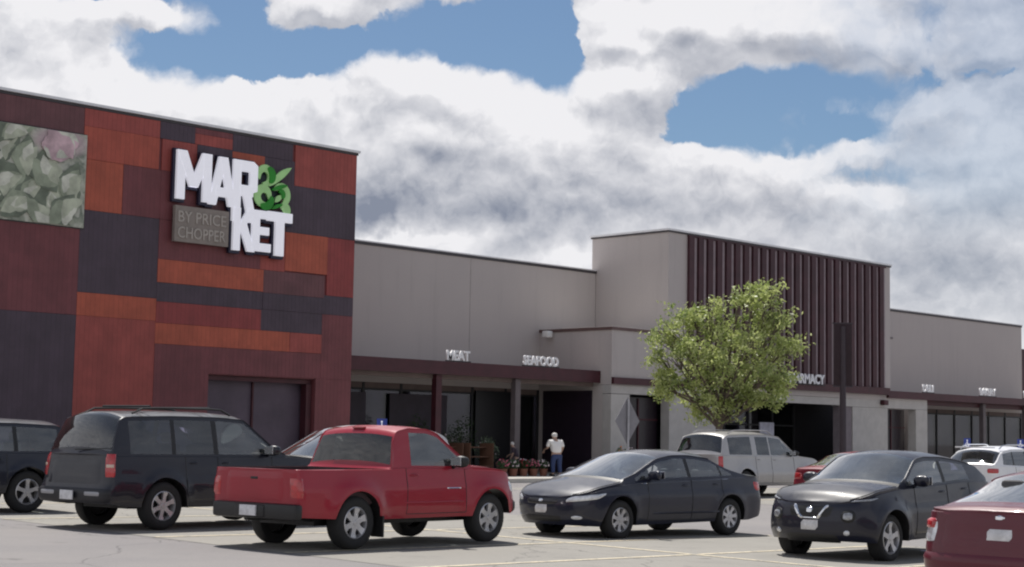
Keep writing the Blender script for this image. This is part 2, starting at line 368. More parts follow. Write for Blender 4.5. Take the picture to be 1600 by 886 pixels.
# slatted block
BW().box(52.24, 69.6, 42.9, 47.25, 3.75, 10.38).done('entrance_block', M_WALL)
BW().box(52.14, 69.68, 42.82, 47.33, 10.45, 10.53).done('block_coping', M_COPE)
BW().box(52.18, 69.66, 42.85, 47.29, 10.38, 10.45).done('block_fascia', M_COPED)
b = BW(); x = 53.48
while x < 69.0:
    b.box(x, x+.345, 42.76, 42.875, 4.36, 10.30); x += .652
b.box(53.48, 69.1, 42.79, 42.896, 10.305, 10.37)
b.done('slat_screen', M_SLAT)
BW().box(53.48, 69.1, 42.88, 42.897, 4.36, 10.30).done('slat_backing', mat('slat_backing', (.33, .27, .29), .8))
BW().box(53.45, 69.2, 42.66, 42.896, 4.0, 4.34).done('entrance_header', M_RED)
# low portal (wider than the block)
P_L, P_R = 48.72, 73.15
BW().box(P_L, 52.235, 42.93, 47, 3.79, 6.02).done('side_portal', M_WALL)
BW().box(P_L-.05, 52.235, 42.87, 46.99, 6.02, 6.14).done('portal_coping', mat('coping_brown', (.12, .07, .065), .6))
b = BW()
b.box(P_L, 49.87, 42.94, 43.4, .15, 3.42).box(52.42, 55.58, 42.94, 43.4, .15, 3.14).box(P_L, 55.58, 42.94, 43.4, 3.44, 3.78).box(55.6, 65.2, 42.94, 43.4, 3.40, 3.74)
b.box(52.42, 55.58, 42.94, 43.4, 3.14, 3.43)
b.box(66.3, 69.4, 42.94, 43.4, .15, 3.35).box(65.2, P_R, 42.94, 43.4, 3.36, 3.99).box(72.05, P_R, 42.94, 43.4, .15, 3.35)
b.done('portal_wall', M_LIGHTWALL)
BW().box(P_L+.0, P_L+.3, 43.41, 46.98, .15, 3.78).done('portal_side', M_WALL)
BW().box(P_L-.05, P_L-.01, 43.95, 46.7, .2, 3.55).done('side_door', mat('plum_door', (.022, .014, .024), .4))
BW().box(P_R-.3, P_R, 43.41, 46.98, .15, 3.95).done('portal_side', M_WALL)
BW().box(65.3, 66.28, 43.0, 43.4, .15, 3.35).done('entrance_pillar', mat('grey_purple_panel', (.2, .17, .185), .8))
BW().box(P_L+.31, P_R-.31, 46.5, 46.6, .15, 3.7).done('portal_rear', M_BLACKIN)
for (x0, x1) in ((49.9, 52.4), (69.42, 72.03)):
    BW().box(x0, x1, 43.6, 43.64, .16, 3.34).done('door', mat('dark_door', (.018, .012, .018), .3))
    BW().box(x0+(x1-x0)/2-.03, x0+(x1-x0)/2+.03, 43.55, 43.598, .16, 3.3).box(x0, x1, 43.55, 43.598, 2.4, 2.46).done('door_frame', M_RED)
BW().box(55.7, 65.2, 45.6, 45.64, .16, 3.36).done('entrance_glass', M_STORE)
b = BW()
for xx in (55.7, 57.6, 59.5, 61.4, 63.3, 65.1): b.box(xx, xx+.09, 45.5, 45.59, .16, 3.36)
b.box(55.8, 65.1, 45.51, 45.588, 2.35, 2.43); b.done('entrance_mullions', M_DKMETAL)
# canopies
BW().box(TX+.01, P_L-.03, 43.5, 43.6, 3.86, 4.35).done('canopy_fascia', M_RED)
BW().box(TX+.01, P_L-.03, 43.61, 46.99, 3.98, 4.28).done('canopy', M_SOFF)
BW().box(TX+.01, P_L-.03, 43.9, 44.05, 3.70, 3.97).done('canopy_beam', M_SOFF)
BW().box(P_L, 53.44, 42.80, 42.935, 3.82, 4.09).done('canopy_fascia', M_RED)
BW().box(69.22, 91.0, 42.75, 42.88, 3.86, 4.22).done('canopy_fascia', M_RED)
BW().box(P_R+.01, 91.0, 42.89, 46.99, 3.96, 4.16).done('canopy', M_SOFF)
BW().box(P_R+.01, 91.0, 43.3, 43.45, 3.62, 3.95).done('canopy_beam', M_RED)
for xx, mm in ((35.45, M_RED), (39.85, M_RED), (44.0, mat('grey_post', (.12, .10, .105), .6)), (79.2, MC['grey_post']), (84.0, MC['grey_post'])):
    BW().box(xx, xx+.28, 43.7 if xx < 50 else 43.1, 43.95 if xx < 50 else 43.35, .15, 3.84).done('canopy_post', mm)
# storefront glazing
b = BW(); g = BW(); pn = BW()
def front(x0, x1, n):
    stp = (x1-x0)/n
    for i in range(n):
        xa = x0+i*stp
        BW().box(xa+.06, xa+stp-.06, 47.05, 47.09, .62, 3.3).done('store_window', M_STORE)
    bb = BW()
    for i in range(n+1): bb.box(x0+i*stp-.055, x0+i*stp+.055, 47.0, 47.13, .15, 3.59)
    bb.box(x0, x1, 47.01, 47.12, 3.3, 3.38); bb.box(x0, x1, 47.01, 47.12, .55, .61)
    bb.done('window_frame', M_DKMETAL)
    BW().box(x0, x1, 47.03, 47.2, .15, .55).done('plinth', mat('plinth_brown', (.12, .07, .06), .8))
    BW().box(x0, x1, 47.03, 47.2, 3.38, 3.6).done('window_header', M_SOFF)
front(TX+.1, P_L-.05, 7); front(P_R+.1, 91, 9)
BW().box(44.95, 47.2, 46.9, 46.98, .15, 3.45).done('service_door', mat('black_door', (.006, .006, .009), .35))
BW().box(40.4, 43.4, 46.93, 46.98, .15, 3.2).done('window_reflection', mat('reflection_grey', (.055, .045, .06), .7))  # flat grey sheets stand in for the reflections in the left windows
BW().box(36.6, 39.2, 46.93, 46.98, 1.6, 3.2).done('window_reflection', MC['reflection_grey'])
# store interior stock glimpsed through the glass
for (x0, x1, h, c_) in ((36, 38.3, 1.5, (.22, .10, .06)), (40, 43.5, 1.7, (.2, .12, .08)), (75, 80, 1.6, (.1, .14, .08)), (82, 88, 1.5, (.16, .12, .12))):
    BW().box(x0, x1, 49, 49.7, .15, h).done('shelf_unit', mat('shelf_stock_%d' % int(x0), c_, .8, var=.7, scale=6))

# ------------------------------------------------------------------ floodlight on the small portal roof, poster
BW().box(P_L, 52.23, 42.93, 46.93, 6.142, 6.16).done('portal_roof', mat('roof_membrane', (.82, .78, .72), .8, var=.05))
t = thing('floodlight', 'small white floodlight hanging on the edge of the low grey portal roof', 'light', (48.5, 46.3, 5.72))
bm = bmesh.new(); rbox(bm, -.22, .12, -.16, .16, .06, .34, .04); new_mesh('lamp_head', bm, mat('lamp_white', (.8, .8, .78), .4), t, True)
bm = bmesh.new(); tube(bm, [(0, 0, .2), (.25, 0, .2)], .04); new_mesh('bracket', bm, M_DKMETAL, t)
t = thing('wall_camera', 'small dark camera box beneath the canopy left of the narrow dark doorway', 'camera', (68.9, 42.9, 3.62))
bm = bmesh.new(); rbox(bm, -.2, .2, -.22, .03, -.12, .12, .03); new_mesh('housing', bm, M_RED, t, True)
t = thing('entrance_poster', 'pale upright poster board standing at the main entrance under the white pharmacy lettering', 'poster', (61.6, 44.6, .15))
part_box('board', (-.55, .55, -.03, .03, .25, 2.35), mat('poster_lilac', (.42, .42, .5), .6, var=.25, scale=3), t)
part_box('leg', (-.5, -.42, -.2, .2, 0, .25), M_DKMETAL, t); part_box('leg', (.42, .5, -.2, .2, 0, .25), M_DKMETAL, t)

# ------------------------------------------------------------------ mural
def f_mural(t, ob):
    wv = t.v('ADD', ob, t.v('SCALE', t.noise(ob, .9, 3, .6, out=1)))
    wv.node.inputs[1].default_value = (0, 0, 0)
    d = t.noise(wv, .8, 5, .6, 1.8); e = t.noise(ob, 1.6, 3, .5, 2.0)
    c = t.mix(t.ramp(d, .35, .62), (.16, .19, .15), (.36, .38, .30))
    c = t.mix(t.m('MULTIPLY', t.ramp(e, .45, .62), .6), c, (.60, .60, .52))
    sp = t.n('ShaderNodeSeparateXYZ', i={0: ob})
    dx = t.m('MULTIPLY', t.m('SUBTRACT', sp.outputs[0], 3.35), .95); dz = t.m('MULTIPLY', t.m('SUBTRACT', sp.outputs[2], 2.5), 2.0)
    q = t.m('ADD', t.m('MULTIPLY', dx, dx), t.m('MULTIPLY', dz, dz))
    return t.mix(t.ramp(t.m('ADD', q, t.m('MULTIPLY', e, .6)), .5, 1.4, .75, 0), c, (.60, .44, .48))
t = thing('mural_banner', 'large faded leafy vegetable picture mounted high on the patchwork tower', 'mural', (20.4, 42.9, 7.62))
part_box('picture', (0, 4.22, -.03, .03, 0, 2.82), mat('mural_print', (.3, .3, .25), .7, fn=f_mural), t)
part_box('frame', (-.03, 4.25, .031, .05, -.03, 2.85), M_COPED, t)
rnd = random.Random(21); tones = [((.16, .19, .14), 'mural_shade'), ((.30, .34, .25), 'mural_mid'), ((.44, .47, .36), 'mural_pale'), ((.58, .59, .50), 'mural_light'), ((.56, .40, .43), 'mural_pink')]
def clipped(poly):      # keep the printed shape inside the picture
    return [(min(4.20, max(.02, px_)), min(2.80, max(.02, pz_))) for px_, pz_ in poly]
def print_shape(ti, cx, cz, ln, wd, ang, k_):
    ca, sa = math.cos(ang), math.sin(ang); up_, dn = [], []
    for i in range(11):
        u_ = i/10; w_ = wd*math.sin(PI*u_)**.8*(1+.12*math.sin(u_*17+k_)); bend = .18*ln*math.sin(PI*u_)
        for sgn, lst in ((1, up_), (-1, dn)):
            a_, b_ = (u_-.5)*ln, sgn*w_+bend; lst.append((cx+a_*ca-b_*sa, cz+a_*sa+b_*ca))
    poly = clipped(up_+dn[::-1][1:-1]); bm = tb[ti]; y_ = -.032-.0006*k_
    vs = []
    for p_ in poly:
        if not vs or (vs[-1].co-Vector((p_[0], y_, p_[1]))).length > .004: vs.append(bm.verts.new((p_[0], y_, p_[1])))
    if len(vs) > 2: bm.faces.new(vs)
tb = [bmesh.new() for _ in tones]
k_ = 1
for (cx, cz, an) in ((2.6, .9, 1.2), (3.3, .8, 1.9), (1.8, 1.0, .7), (1.0, .9, 2.4), (.6, 1.8, .2), (1.5, 2.0, .9), (2.3, 1.9, 1.6), (3.1, 1.6, 2.2), (3.8, 1.2, 1.3), (.3, .7, 1.4), (2.1, .4, .3), (3.0, .35, 2.9), (1.0, .35, .6), (3.7, .4, .9), (.9, 2.4, 2.9), (1.8, 2.5, .3)):
    for q_ in range(5):
        print_shape([0, 1, 2, 3, 2][q_], cx+rnd.uniform(-.2, .2), cz+rnd.uniform(-.15, .15), 1.35-.2*q_, .36-.06*q_, an+rnd.uniform(-.35, .35), k_); k_ += 1
for q_ in range(9): print_shape(4 if q_ % 3 else 3, 3.25+rnd.uniform(-.35, .35), 2.4+rnd.uniform(-.15, .15), .9, .24, q_*.7, k_); k_ += 1
for (cc_, nm_), b_ in zip(tones, tb): new_mesh('printed_leaves', b_, mat(nm_, cc_, .7, var=.3, scale=2.2), t)

# ------------------------------------------------------------------ logo sign
SG = thing('store_logo_sign', 'big white stacked store name sign with green swirls and tan plaque on the tower', 'sign', (27.66, 42.72, 7.45))
SXo, SZo, SYo = 27.66, 7.45, 42.72
cnt = [0]
def stroke(bm, pts, d0, d1):       # convex polygon in sign plane (x,z), extruded from depth d0 to d1
    cnt[0] += 1; e = (cnt[0] % 7)*.0025
    a = [bm.verts.new((x, d0-e, z)) for x, z in pts]; b_ = [bm.verts.new((x, d1, z)) for x, z in pts]
    ar = sum(pts[i][0]*pts[(i+1) % len(pts)][1]-pts[(i+1) % len(pts)][0]*pts[i][1] for i in range(len(pts)))
    if ar < 0: a.reverse(); b_.reverse()
    bm.faces.new(a); bm.faces.new(b_[::-1])
    n = len(a)
    for i in range(n): bm.faces.new((a[i], b_[i], b_[(i+1) % n], a[(i+1) % n]))
def rect(x0, z0, x1, z1): return [(x0, z0), (x1, z0), (x1, z1), (x0, z1)]
LT = {  # unit letters: convex pieces in 0..1 x 0..1
 'M': [rect(0, 0, .24, 1), rect(.76, 0, 1, 1), [(.0, 1), (.27, 1), (.62, .28), (.38, .28)], [(1, 1), (.73, 1), (.38, .28), (.62, .28)]],
 'A': [[(0, 0), (.27, 0), (.62, 1), (.34, 1)], [(1, 0), (.73, 0), (.38, 1), (.66, 1)], rect(.25, .18, .75, .37)],
 'R': [rect(0, 0, .32, 1), rect(.3, .82, .82, 1), rect(.3, .42, .82, .6), [(.68, .46), (1, .52), (1, .94), (.82, 1), (.68, .97)], [(.42, .46), (.75, .46), (1, 0), (.68, 0)]],
 'K': [rect(0, 0, .32, 1), [(.28, .38), (.55, .58), (1, 1), (.66, 1), (.28, .6)], [(.36, .5), (.62, .64), (1.02, 0), (.68, 0)]],
 'E': [rect(0, 0, .38, 1), rect(.36, .80, .98, 1), rect(.36, .41, .88, .60), rect(.36, 0, .98, .2)],
 'T': [rect(.33, 0, .68, 1), rect(0, .78, 1, 1)]}
def letter(ch, x0, x1, z0, z1, slopefix=0):
    bm = bmesh.new(); bk = bmesh.new()
    for pc in LT[ch]:
        q = [(x0+u*(x1-x0), z0+v*(z1-z0)) for u, v in pc]
        stroke(bm, q, -.10, .0)
        cx = sum(p[0] for p in q)/len(q); cz = sum(p[1] for p in q)/len(q)
        q2 = [(p[0]+(.07 if p[0] > cx else -.07), p[1]+(.07 if p[1] > cz else -.07)-.02) for p in q]
        stroke(bk, q2, .03, .14)
    o = new_mesh('letter', bm, M_WHITE, SG)
    new_mesh('letter_backing', bk, mat('navy_backing', (.012, .012, .035), .5), o)
letter('M', .0, 1.30, 1.42, 2.98); letter('A', 1.22, 2.26, 1.38, 2.96); letter('R', 2.14, 3.1, .95, 2.96)
letter('K', 2.2, 3.05, .0, 1.40); letter('E', 2.95, 3.72, .05, 1.40); letter('T', 3.55, 4.55, -.03, 1.42)
o = part_box('plaque', (.03, 2.06, -.04, .1, .08, 1.22), mat('plaque_tan', (.25, .215, .19), .7), SG)
def text_mesh(body, name, m, parent, loc, width, height, ext=.02, off=.0, rot=(R(90), 0, 0)):
    cu = bpy.data.curves.new(name, 'FONT'); cu.body = body; cu.size = 1; cu.extrude = ext; cu.offset = off; cu.resolution_u = 3
    ob = bpy.data.objects.new(name, cu); C.objects.link(ob)
    dg = bpy.context.evaluated_depsgraph_get(); me = bpy.data.meshes.new_from_object(ob.evaluated_get(dg))
    bpy.data.objects.remove(ob); bpy.data.curves.remove(cu)
    xs = [v.co.x for v in me.vertices]; ys = [v.co.y for v in me.vertices]
    x0, x1, y0, y1 = min(xs), max(xs), min(ys), max(ys)
    for v in me.vertices:
        v.co = Vector(((v.co.x-x0)/(x1-x0)*width, -v.co.z, (v.co.y-y0)/(y1-y0)*height))
    me.materials.clear(); me.materials.append(m)
    ob = bpy.data.objects.new(name, me); C.objects.link(ob); ob.parent = parent; ob.location = loc
    return ob
text_mesh('BY PRICE', 'lettering', mat('plaque_text', (.40, .36, .32), .6), SG, (.14, -.055, .70), 1.8, .36, .012, .01)
text_mesh('CHOPPER', 'lettering', MC['plaque_text'], SG, (.14, -.055, .2), 1.8, .36, .012, .01)
# green swirls
G1 = mat('swirl_light_green', (.42, .74, .30), .5, var=.1); G2 = mat('swirl_dark_green', (.015, .26, .012), .5, var=.1)
def arc_band(bm, cx, cz, r0, r1, a0, a1, d, n=14, taper=True):
    prev = None
    for i in range(n+1):
        u = i/n; a = R(a0+(a1-a0)*u); wdt = (r1-r0)/2*(math.sin(PI*min(max(u, .0), 1))**.5*.85+.15 if taper else 1); rm = (r0+r1)/2
        ring = [bm.verts.new((cx+(rm+s_*wdt)*math.cos(a), dd, cz+(rm+s_*wdt)*math.sin(a))) for s_, dd in ((-1, d), (1, d), (1, d+.07), (-1, d+.07))]
        if prev:
            for k_ in range(4): bm.faces.new((prev[k_], prev[(k_+1) % 4], ring[(k_+1) % 4], ring[k_]))
        else: bm.faces.new(ring[::-1])
        prev = ring
    bm.faces.new(prev)
def leaf(bm, x0, z0, x1, z1, wd, d):
    n = 8; up_ = []; dn = []
    dx, dz = x1-x0, z1-z0; ln = math.hypot(dx, dz); nx, nz = -dz/ln, dx/ln
    for i in range(n+1):
        u = i/n; w_ = wd*math.sin(PI*u)**.7; up_.append((x0+dx*u+nx*w_, z0+dz*u+nz*w_)); dn.append((x0+dx*u-nx*w_*.6, z0+dz*u-nz*w_*.6))
    pts = up_+dn[::-1][1:-1]
    stroke(bm, pts, d, d+.08)
bm = bmesh.new()
arc_band(bm, 3.44, 2.60, .13, .40, -110, 210, -.06, 20); arc_band(bm, 3.40, 1.90, .12, .42, -20, 300, -.065, 20); arc_band(bm, 4.16, 2.0, .16, .46, -75, 150, -.07, 18)
leaf(bm, 3.62, 2.26, 4.62, 3.02, .16, -.08); arc_band(bm, 4.30, 1.46, .0, .34, -40, 130, -.09, 14); leaf(bm, 3.9, 1.75, 4.25, 2.0, .12, -.075)
bmesh.ops.scale(bm, verts=bm.verts, vec=(.9, 1, .97), space=Matrix.Translation((-3.2, 0, -1.5))); new_mesh('swirl', bm, G1, SG)
bm = bmesh.new()
arc_band(bm, 3.50, 2.62, .12, .40, -60, 80, -.098); arc_band(bm, 3.46, 1.84, .14, .42, -130, 20, -.10); arc_band(bm, 4.14, 2.02, .02, .22, -60, 130, -.104); leaf(bm, 3.72, 2.14, 4.45, 2.38, .09, -.106); leaf(bm, 3.75, 1.5, 4.25, 1.70, .08, -.108)
bmesh.ops.scale(bm, verts=bm.verts, vec=(.9, 1, .97), space=Matrix.Translation((-3.2, 0, -1.5))); new_mesh('swirl', bm, G2, SG)
bm = bmesh.new(); rbox(bm, 3.16, 4.1, .02, .12, 1.55, 2.7, .15); new_mesh('swirl_backing', bm, mat('swirl_back', (.012, .02, .025), .6), SG, True)

# ------------------------------------------------------------------ word signs on the canopies
def word(body, x, y, z, wd, h, label, group='white word signs on the canopies'):
    t = thing('word_sign', label, 'sign', (x, y, z), 0, group)
    text_mesh(body, 'lettering', mat('canopy_letter', (.78, .78, .80), .5, var=.03), t, (0, 0, 0), wd, h, .03, .034)
    bm = bmesh.new(); box(bm, -.05, wd+.05, -.02, .02, -.045, -.005); new_mesh('mounting_rail', bm, M_DKMETAL, t)
word('MEAT', 40.2, 43.55, 4.40, 1.18, .38, 'white MEAT letters standing on the red canopy edge near the tower')
word('SEAFOOD', 44.25, 43.55, 4.40, 1.98, .38, 'white SEAFOOD letters standing on the red canopy edge')
word('PHARMACY', 60.3, 42.6, 4.30, 3.1, .46, 'white PHARMACY letters over the main entrance right of the tree')
word('DELI', 72.5, 42.81, 4.27, 1.05, .38, 'tiny white DELI letters over the canopy just right of the dark doorway')
word('BAKERY', 78.3, 42.81, 4.27, 1.75, .40, 'tiny white BAKERY letters, second along the far right canopy')
word('FLORAL', 83.2, 42.81, 4.27, 1.75, .40, 'tiny white FLORAL letters at the right end of the canopy')

# ------------------------------------------------------------------ street furniture
def parking_sign(x, y, z0, top, label):
    t = thing('parking_sign', label, 'sign', (x, y, z0), R(-45), 'blue disabled parking signs along the kerb')
    bm = bmesh.new(); tube(bm, [(0, .03, 0), (0, .03, top-.05)], .025); new_mesh('post', bm, mat('galvanised', (.4, .4, .42), .5, .6), t)
    part_box('sign_plate', (-.17, .17, -.004, .004, top-.47, top), mat('sign_blue', (.03, .06, .34), .4), t)
    bm = bmesh.new()     # white wheelchair figure
    def q(x0, z0_, x1, z1_, e): box(bm, x0, x1, -.012-e, -.006, top-.47+z0_, top-.47+z1_)
    q(-.035, .34, .025, .40, 0); q(-.02, .19, .015, .33, .001); q(-.02, .19, .085, .215, .002); q(.06, .09, .09, .2, .003)
    arc = []
    prev = None
    for i in range(15):
        a = R(100+250*i/14); ring = [bm.verts.new((-.01+r_*math.cos(a), d_, top-.47+.15+r_*math.sin(a))) for r_, d_ in ((.075, -.012), (.1, -.012), (.1, -.006), (.075, -.006))]
        if prev:
            for k_ in range(4): bm.faces.new((prev[k_], prev[(k_+1) % 4], ring[(k_+1) % 4], ring[k_]))
        prev = ring
    new_mesh('symbol', bm, M_WHITE, t)
parking_sign(34.5, 40.45, .15, 1.98, 'blue parking sign showing just above the red pickup roof')
parking_sign(72.7, 40.45, .15, 1.80, 'blue parking sign showing above the rear of the white crossover roof')
parking_sign(78.3, 40.5, .15, 1.82, 'blue parking sign at the right edge above the white crossover')

t = thing('diamond_sign', 'grey diamond shaped sign seen from behind in front of the left dark doorway', 'sign', (33.3, 28.75, ground(33.3, 28.75)), R(-15))
bm = bmesh.new(); tube(bm, [(0, -.05, 0), (0, -.05, 2.7)], .03); new_mesh('post', bm, MC['galvanised'], t)
bm = bmesh.new(); cnt[0] = 0; stroke(bm, [(0, 1.48), (.48, 2.12), (0, 2.78), (-.48, 2.12)], -.004, .004); o = new_mesh('sign_plate', bm, mat('sign_back', (.24, .235, .25), .6, .1), t); o.rotation_euler = (0, 0, R(12))

t = thing('lamp_post', 'tall dark post with a dark banner in front of the slatted maroon wall', 'post', (50.6, 33.2, 0))
bm = bmesh.new(); lathe(bm, [(.0, 0), (.3, 0), (.3, .6), (.22, .66), (.13, .7), (.12, 3), (.10, 5.9), (.0, 5.92)], (0, 0, 0)); new_mesh('pole', bm, mat('post_dark', (.04, .028, .036), .6), t, 50)
part_box('banner', (-.34, .34, -.03, .03, 3.7, 6.0), mat('banner_slate', (.034, .020, .024), .9), t, .01).rotation_euler = (0, 0, R(-40))
for z_ in (3.66, 6.0): part_box('banner_arm', (-.38, .38, -.04, .04, z_, z_+.05), MC['post_dark'], t).rotation_euler = (0, 0, R(-40))

# ------------------------------------------------------------------ tree
def make_tree(x, y):
    t = thing('parking_lot_tree', 'small light green leafy tree in front of the maroon slatted wall', 'tree', (x, y, ground(x, y)))
    rnd = random.Random(5)
    # clumps: (screen-right offset u, height z, depth v, radius)
    e1 = Vector((math.sqrt(.5), -math.sqrt(.5), 0)); e2 = Vector((math.sqrt(.5), math.sqrt(.5), 0))
    bl = [(-1.6, 5.2, .2, .75), (-1.75, 4.3, -.3, .8), (-1.3, 3.5, .1, .75), (-.8, 4.6, .5, .95), (-.5, 5.5, -.2, .62), (.2, 4.4, -.5, 1.0), (.1, 5.4, .4, .75), (.9, 5.1, 0, .8), (1.6, 4.9, .3, .72),
          (1.5, 5.7, 0, .62), (1.15, 6.35, -.1, .5), (1.75, 6.35, .2, .36), (1.9, 4.0, 0, .75), (1.4, 3.6, -.4, .75), (.6, 3.4, .4, .85), (-.3, 3.2, -.5, .8), (-.9, 2.95, .4, .6), (2.1, 4.6, -.2, .55), (-2.0, 4.9, .3, .5), (.9, 3.0, 0, .5), (1.9, 3.4, .2, .45), (-2.1, 4.2, .2, .45), (-2.1, 3.3, 0, .3), (.1, 2.6, 0, .42), (-.7, 2.6, .1, .4), (.9, 2.7, .1, .38), (1.6, 3.0, 0, .35),
          (-1.0, 5.7, .3, .35), (.5, 5.95, -.2, .4), (-1.9, 3.2, -.1, .4), (1.95, 5.5, -.2, .4), (-1.2, 4.2, -1.2, .6), (.4, 4.1, 1.3, .7), (.7, 4.7, -1.2, .6), (-.5, 4.0, 1.2, .7)]
    bm = bmesh.new()
    tube(bm, [(0, 0, -.1), (.03, 0, .8), (-.02, .02, 1.6), (.02, 0, 2.4), (0, .03, 3.0)], [.17, .12, .11, .10, .09], 10)
    for (u, z, v, r) in bl:
        u = u*.93+.08; v *= .9; c = e1*u+e2*v+Vector((0, 0, z)); s0 = Vector((0, 0, rnd.uniform(1.9, 3.0)))
        m1 = s0.lerp(c, .5)+Vector((0, 0, -.15)); tube(bm, [s0, m1, c], [.06, .04, .012], 6)
        for _ in range(5):
            dd = Vector((rnd.gauss(0, 1), rnd.gauss(0, 1), rnd.gauss(0, .8))).normalized()*r*.85; tube(bm, [m1.lerp(c, .6), c+dd*.6, c+dd], [.018, .012, .005], 4)
    new_mesh('trunk', bm, mat('bark', (.13, .10, .08), .9, bump=.6, bscale=30), t, True)
    bm = bmesh.new()
    def lf(p, sz):
        n = Vector((rnd.gauss(0, 1), rnd.gauss(0, 1), rnd.gauss(.5, 1))).normalized(); a = n.orthogonal().normalized(); a = Matrix.Rotation(rnd.uniform(0, 6.3), 3, n) @ a; b_ = n.cross(a)
        v = [bm.verts.new(p+a*sz*x_+b_*sz*y_) for x_, y_ in ((-1, 0), (0, -.42), (1, 0), (0, .42))]
        bm.faces.new(v)
    for (u, z, v, r) in bl:
        u = u*.93+.08; v *= .9; r *= .95; c = e1*u+e2*v+Vector((0, 0, z)); nsub = int(15*r*r)+5
        for _ in range(nsub):
            dd = Vector((rnd.gauss(0, 1), rnd.gauss(0, 1), rnd.gauss(0, .85))).normalized(); cc = c+dd*r*rnd.uniform(.25, 1.15)**.6
            rr = rnd.uniform(.13, .34)
            for _ in range(int(rnd.uniform(30, 70)*rr/.22)):
                lf(cc+Vector((rnd.gauss(0, rr*.55), rnd.gauss(0, rr*.55), rnd.gauss(0, rr*.42))), rnd.uniform(.04, .095))
    m = bpy.data.materials.new('leaf'); m.use_nodes = True; n_ = NT(m.node_tree); m.node_tree.nodes.clear()
    ob = n_.n('ShaderNodeTexCoord').outputs['Object']; geo = n_.n('ShaderNodeNewGeometry')
    c = n_.mix(n_.ramp(n_.noise(ob, 1.3, 4, .6), .35, .65), (.20, .27, .07), (.44, .50, .17))
    c = n_.mix(n_.m('MULTIPLY', n_.m('GREATER_THAN', geo.outputs['Random Per Island'], .6), .6), c, (.58, .62, .28))
    df = n_.n('ShaderNodeBsdfDiffuse', i={0: c}); tl = n_.n('ShaderNodeBsdfTranslucent', i={0: c}); gl = n_.n('ShaderNodeBsdfGlossy', i={0: (1, 1, 1, 1), 'Roughness': .45})
    m1 = n_.n('ShaderNodeMixShader', i={0: .45, 1: df.outputs[0], 2: tl.outputs[0]}); m2 = n_.n('ShaderNodeMixShader', i={0: .05, 1: m1.outputs[0], 2: gl.outputs[0]})
    n_.n('ShaderNodeOutputMaterial', i={0: m2.outputs[0]})
    new_mesh('crown', bm, m, t)
make_tree(40.6, 31.2)

# ------------------------------------------------------------------ cars
M_TYRE = mat('tyre', (.018, .018, .019), .85); M_RIM = mat('rim_alloy', (.50, .50, .52), .35, .6, var=.1); M_TRIM = mat('black_trim', (.012, .012, .013), .5)
M_SEAT = mat('seat_cloth', (.07, .068, .07), .9); M_CHROME = mat('chrome', (.75, .76, .78), .12, 1.0, var=.02)
M_HEAD = mat('headlamp', (.62, .64, .67), .12, .25, 1.0, var=.25, scale=14); M_TAIL = mat('tail_red', (.42, .02, .025), .2, 0, 1.0, var=.3, scale=12); M_AMB = mat('lamp_pale', (.6, .45, .36), .25, 0, 1.0)
M_PLATE = mat('plate', (.62, .62, .64), .5, var=.18, scale=14)
GL_D = glass('glass_dark', (.14, .15, .30), .8, 1.8); GL_L = glass('glass_clear', (.80, .88, .90), 2.0, 2.3); GL_W = glass('glass_screen', (.66, .74, .76), 2.6, 2.4)

def prof(pts, x, r=.0):
    def f(x):
        if x <= pts[0][0]: return pts[0][1]
        for (a, b_), (c, d) in zip(pts, pts[1:]):
            if x <= c: return b_+(d-b_)*(x-a)/(c-a)
        return pts[-1][1]
    if r == 0: return f(x)
    return sum(f(x+r*k_)*w_ for k_, w_ in ((-1, .1), (-.5, .2), (0, .4), (.5, .2), (1, .1)))
def sstep(x): x = max(0, min(1, x)); return x*x*(3-2*x)

